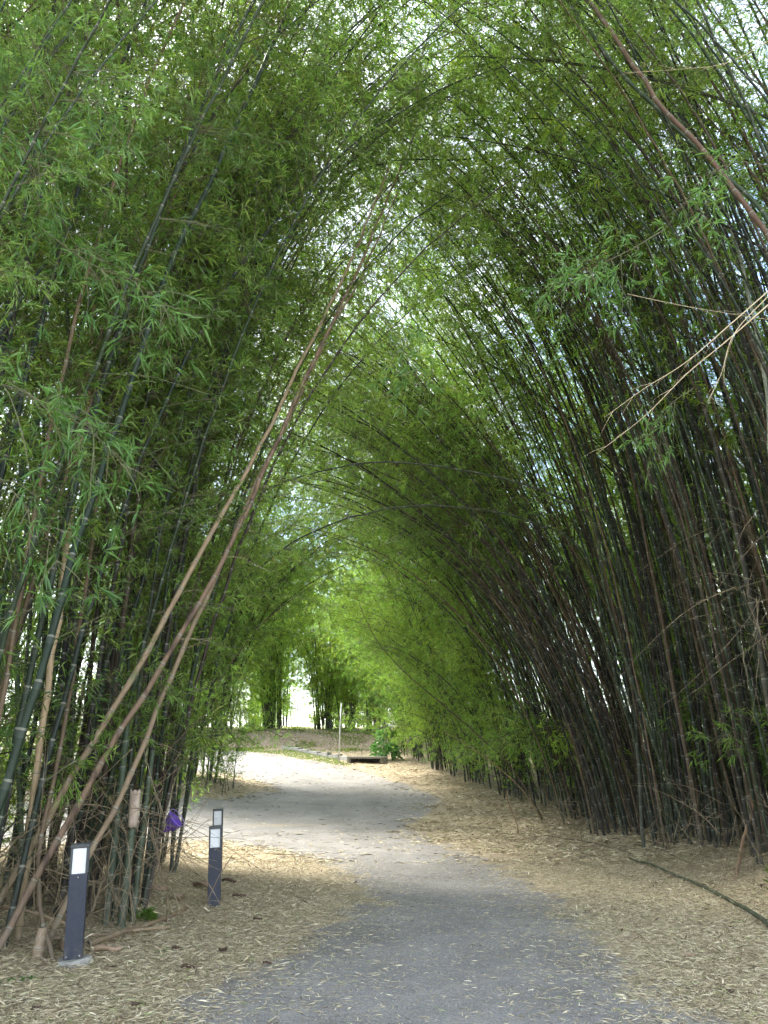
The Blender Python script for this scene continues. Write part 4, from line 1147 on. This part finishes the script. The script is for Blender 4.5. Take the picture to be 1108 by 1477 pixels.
# grass along the far verge
def verge_grass():
    n = 60000
    x = rng.uniform(-16, 3, n); y = rng.uniform(30, 41, n)
    d = sdist(x, y)
    k = (d > 0.05) & (d < 1.5 + 0.8 * np.sin(x * 1.3)) & (y > 31) & (rng.uniform(0, 1, n) < 0.75)
    x, y = x[k], y[k]; m = len(x)
    P = np.stack([x, y, terrain(x, y)], -1)
    D = np.stack([rng.normal(0, .5, m), rng.normal(0, .5, m), np.ones(m)], -1)
    Lf = rng.uniform(0.06, 0.17, m)
    V, T, rn = leaf_arrays(P, D, Lf, np.full(m, 0.02), rng.uniform(0.1, 0.5, m), rng.uniform(0, 0.7, m))
    link('verge_grass', mk_mesh('verge_grass', V, T, attrs={'rnd': rn}, mats=[M_GRASS]), kind='stuff', label='short green grass along the far road edge', category='grass')
verge_grass()
def bank_weeds():
    n = 26000
    x = rng.uniform(-16, 3.5, n); y = rng.uniform(37, 47.5, n)
    k = (sdist(x, y) > 0.3) & (np.sin(x * 1.7 + 2 * np.sin(y * 0.9)) * np.cos(y * 1.3 + x) + rng.normal(0, 0.35, n) > 0.25)
    x, y = x[k], y[k]; m = len(x)
    P = np.stack([x, y, terrain(x, y)], -1)
    D = np.stack([rng.normal(0, .7, m), rng.normal(0, .7, m), np.ones(m)], -1)
    Lf = rng.uniform(0.08, 0.32, m)
    V, T, rn = leaf_arrays(P, D, Lf, np.full(m, 0.035), rng.uniform(0.1, 0.6, m), rng.uniform(0.2, 1.0, m))
    link('bank_weeds', mk_mesh('bank_weeds', V, T, attrs={'rnd': rn}, mats=[M_GRASS]), kind='stuff', label='patchy weeds and dry grass on the far bank', category='weeds')
bank_weeds()
def straw_grass():
    n = 4200
    x = rng.uniform(3.0, 6.0, n); y = rng.uniform(5.4, 10.5, n)
    k = (x > 0.40 * y + 0.6)
    x, y = x[k], y[k]; m = len(x)
    P = np.stack([x, y, terrain(x, y)], -1)
    D = np.stack([rng.normal(0, .7, m), rng.normal(0, .7, m), np.ones(m)], -1)
    Lf = rng.uniform(0.08, 0.35, m)
    V, T, rn = leaf_arrays(P, D, Lf, np.full(m, 0.005), rng.uniform(0.2, 0.7, m), rng.uniform(0.3, 1.0, m))
    link('dry_grass', mk_mesh('dry_grass', V, T, attrs={'rnd': rn}, mats=[M_GRASS]), kind='stuff', label='thin pale grass growing through the straw at the right edge', category='grass')
straw_grass()

# ------------------------------------------------------------------ white pole, slab and drain kerb at the bend
M_WHITE = simple('weathered_white_paint', (0.5, 0.51, 0.5), (0.7, 0.71, 0.7), 10, 0.6)
gx, gy = G(489, 1101)
pl = link('marker_pole', None, loc=(gx, gy, float(terrain(gx, gy))), label='thin white pole standing at the bend of the road', category='pole')
m = MB(); m.tube(np.array([[0, 0, -0.1], [0.02, 0, 1.2], [0.06, 0, 2.35]]), [0.027, 0.026, 0.025], 8)
link('shaft', m.mesh('shaft', [M_WHITE], True), pl)
m = MB(); m.tube(np.array([[0.06, 0, 2.352], [0.061, 0, 2.40]]), [0.033, 0.033], 8)
link('top_cap', m.mesh('top_cap', [M_HEAD], True), pl)

gx, gy = G(530, 1101)
z = float(terrain(gx, gy))
sl = link('drain_cover', None, loc=(gx, gy + 0.3, z), label='concrete drain slab over a dark opening beside the bend', category='drain cover')
sl.rotation_euler = (0, 0, R(-12))
bevel_box('slab', (0, 0, 0.22), (1.5, 0.9, 0.08), M_CONC, sl, 0.02)
bevel_box('side_wall', (-0.67, 0, 0.075), (0.16, 0.8, 0.20), M_CONC, sl, 0.01)
bevel_box('side_wall', (0.67, 0, 0.075), (0.16, 0.8, 0.20), M_CONC, sl, 0.01)
bevel_box('back_wall', (0, 0.36, 0.075), (1.16, 0.08, 0.20), M_HEAD, sl, 0.004)
a_, b_ = G(408, 1080), G(508, 1099)
n = 7
for i in range(n):
    f = (i + 0.5) / n
    x = a_[0] + (b_[0] - a_[0]) * f; y = a_[1] + (b_[1] - a_[1]) * f
    ln = math.hypot(b_[0] - a_[0], b_[1] - a_[1]) / n - 0.04
    m = MB(); m.box((0, 0, 0.06), (ln, 0.22, 0.22))
    o = link('kerb_stone', m.mesh('kerb_stone', [M_CONC]), loc=(x, y, float(terrain(x, y))), label=['leftmost kerb block, at the far left end of the short row by the bend','second kerb block from the left end of the row','third kerb block from the left end of the row','middle kerb block of the row of seven by the bend','third kerb block from the right end of the row','kerb block just left of the one by the white pole','rightmost kerb block, closest to the white pole'][i], category='kerb stone', group='kerb stones behind the white pole')
    o.rotation_euler = (rng.normal(0, .03), rng.normal(0, .03), math.atan2(b_[1] - a_[1], b_[0] - a_[0]) + rng.normal(0, .03))
    md = o.modifiers.new('bevel', 'BEVEL'); md.width = 0.02; md.segments = 2
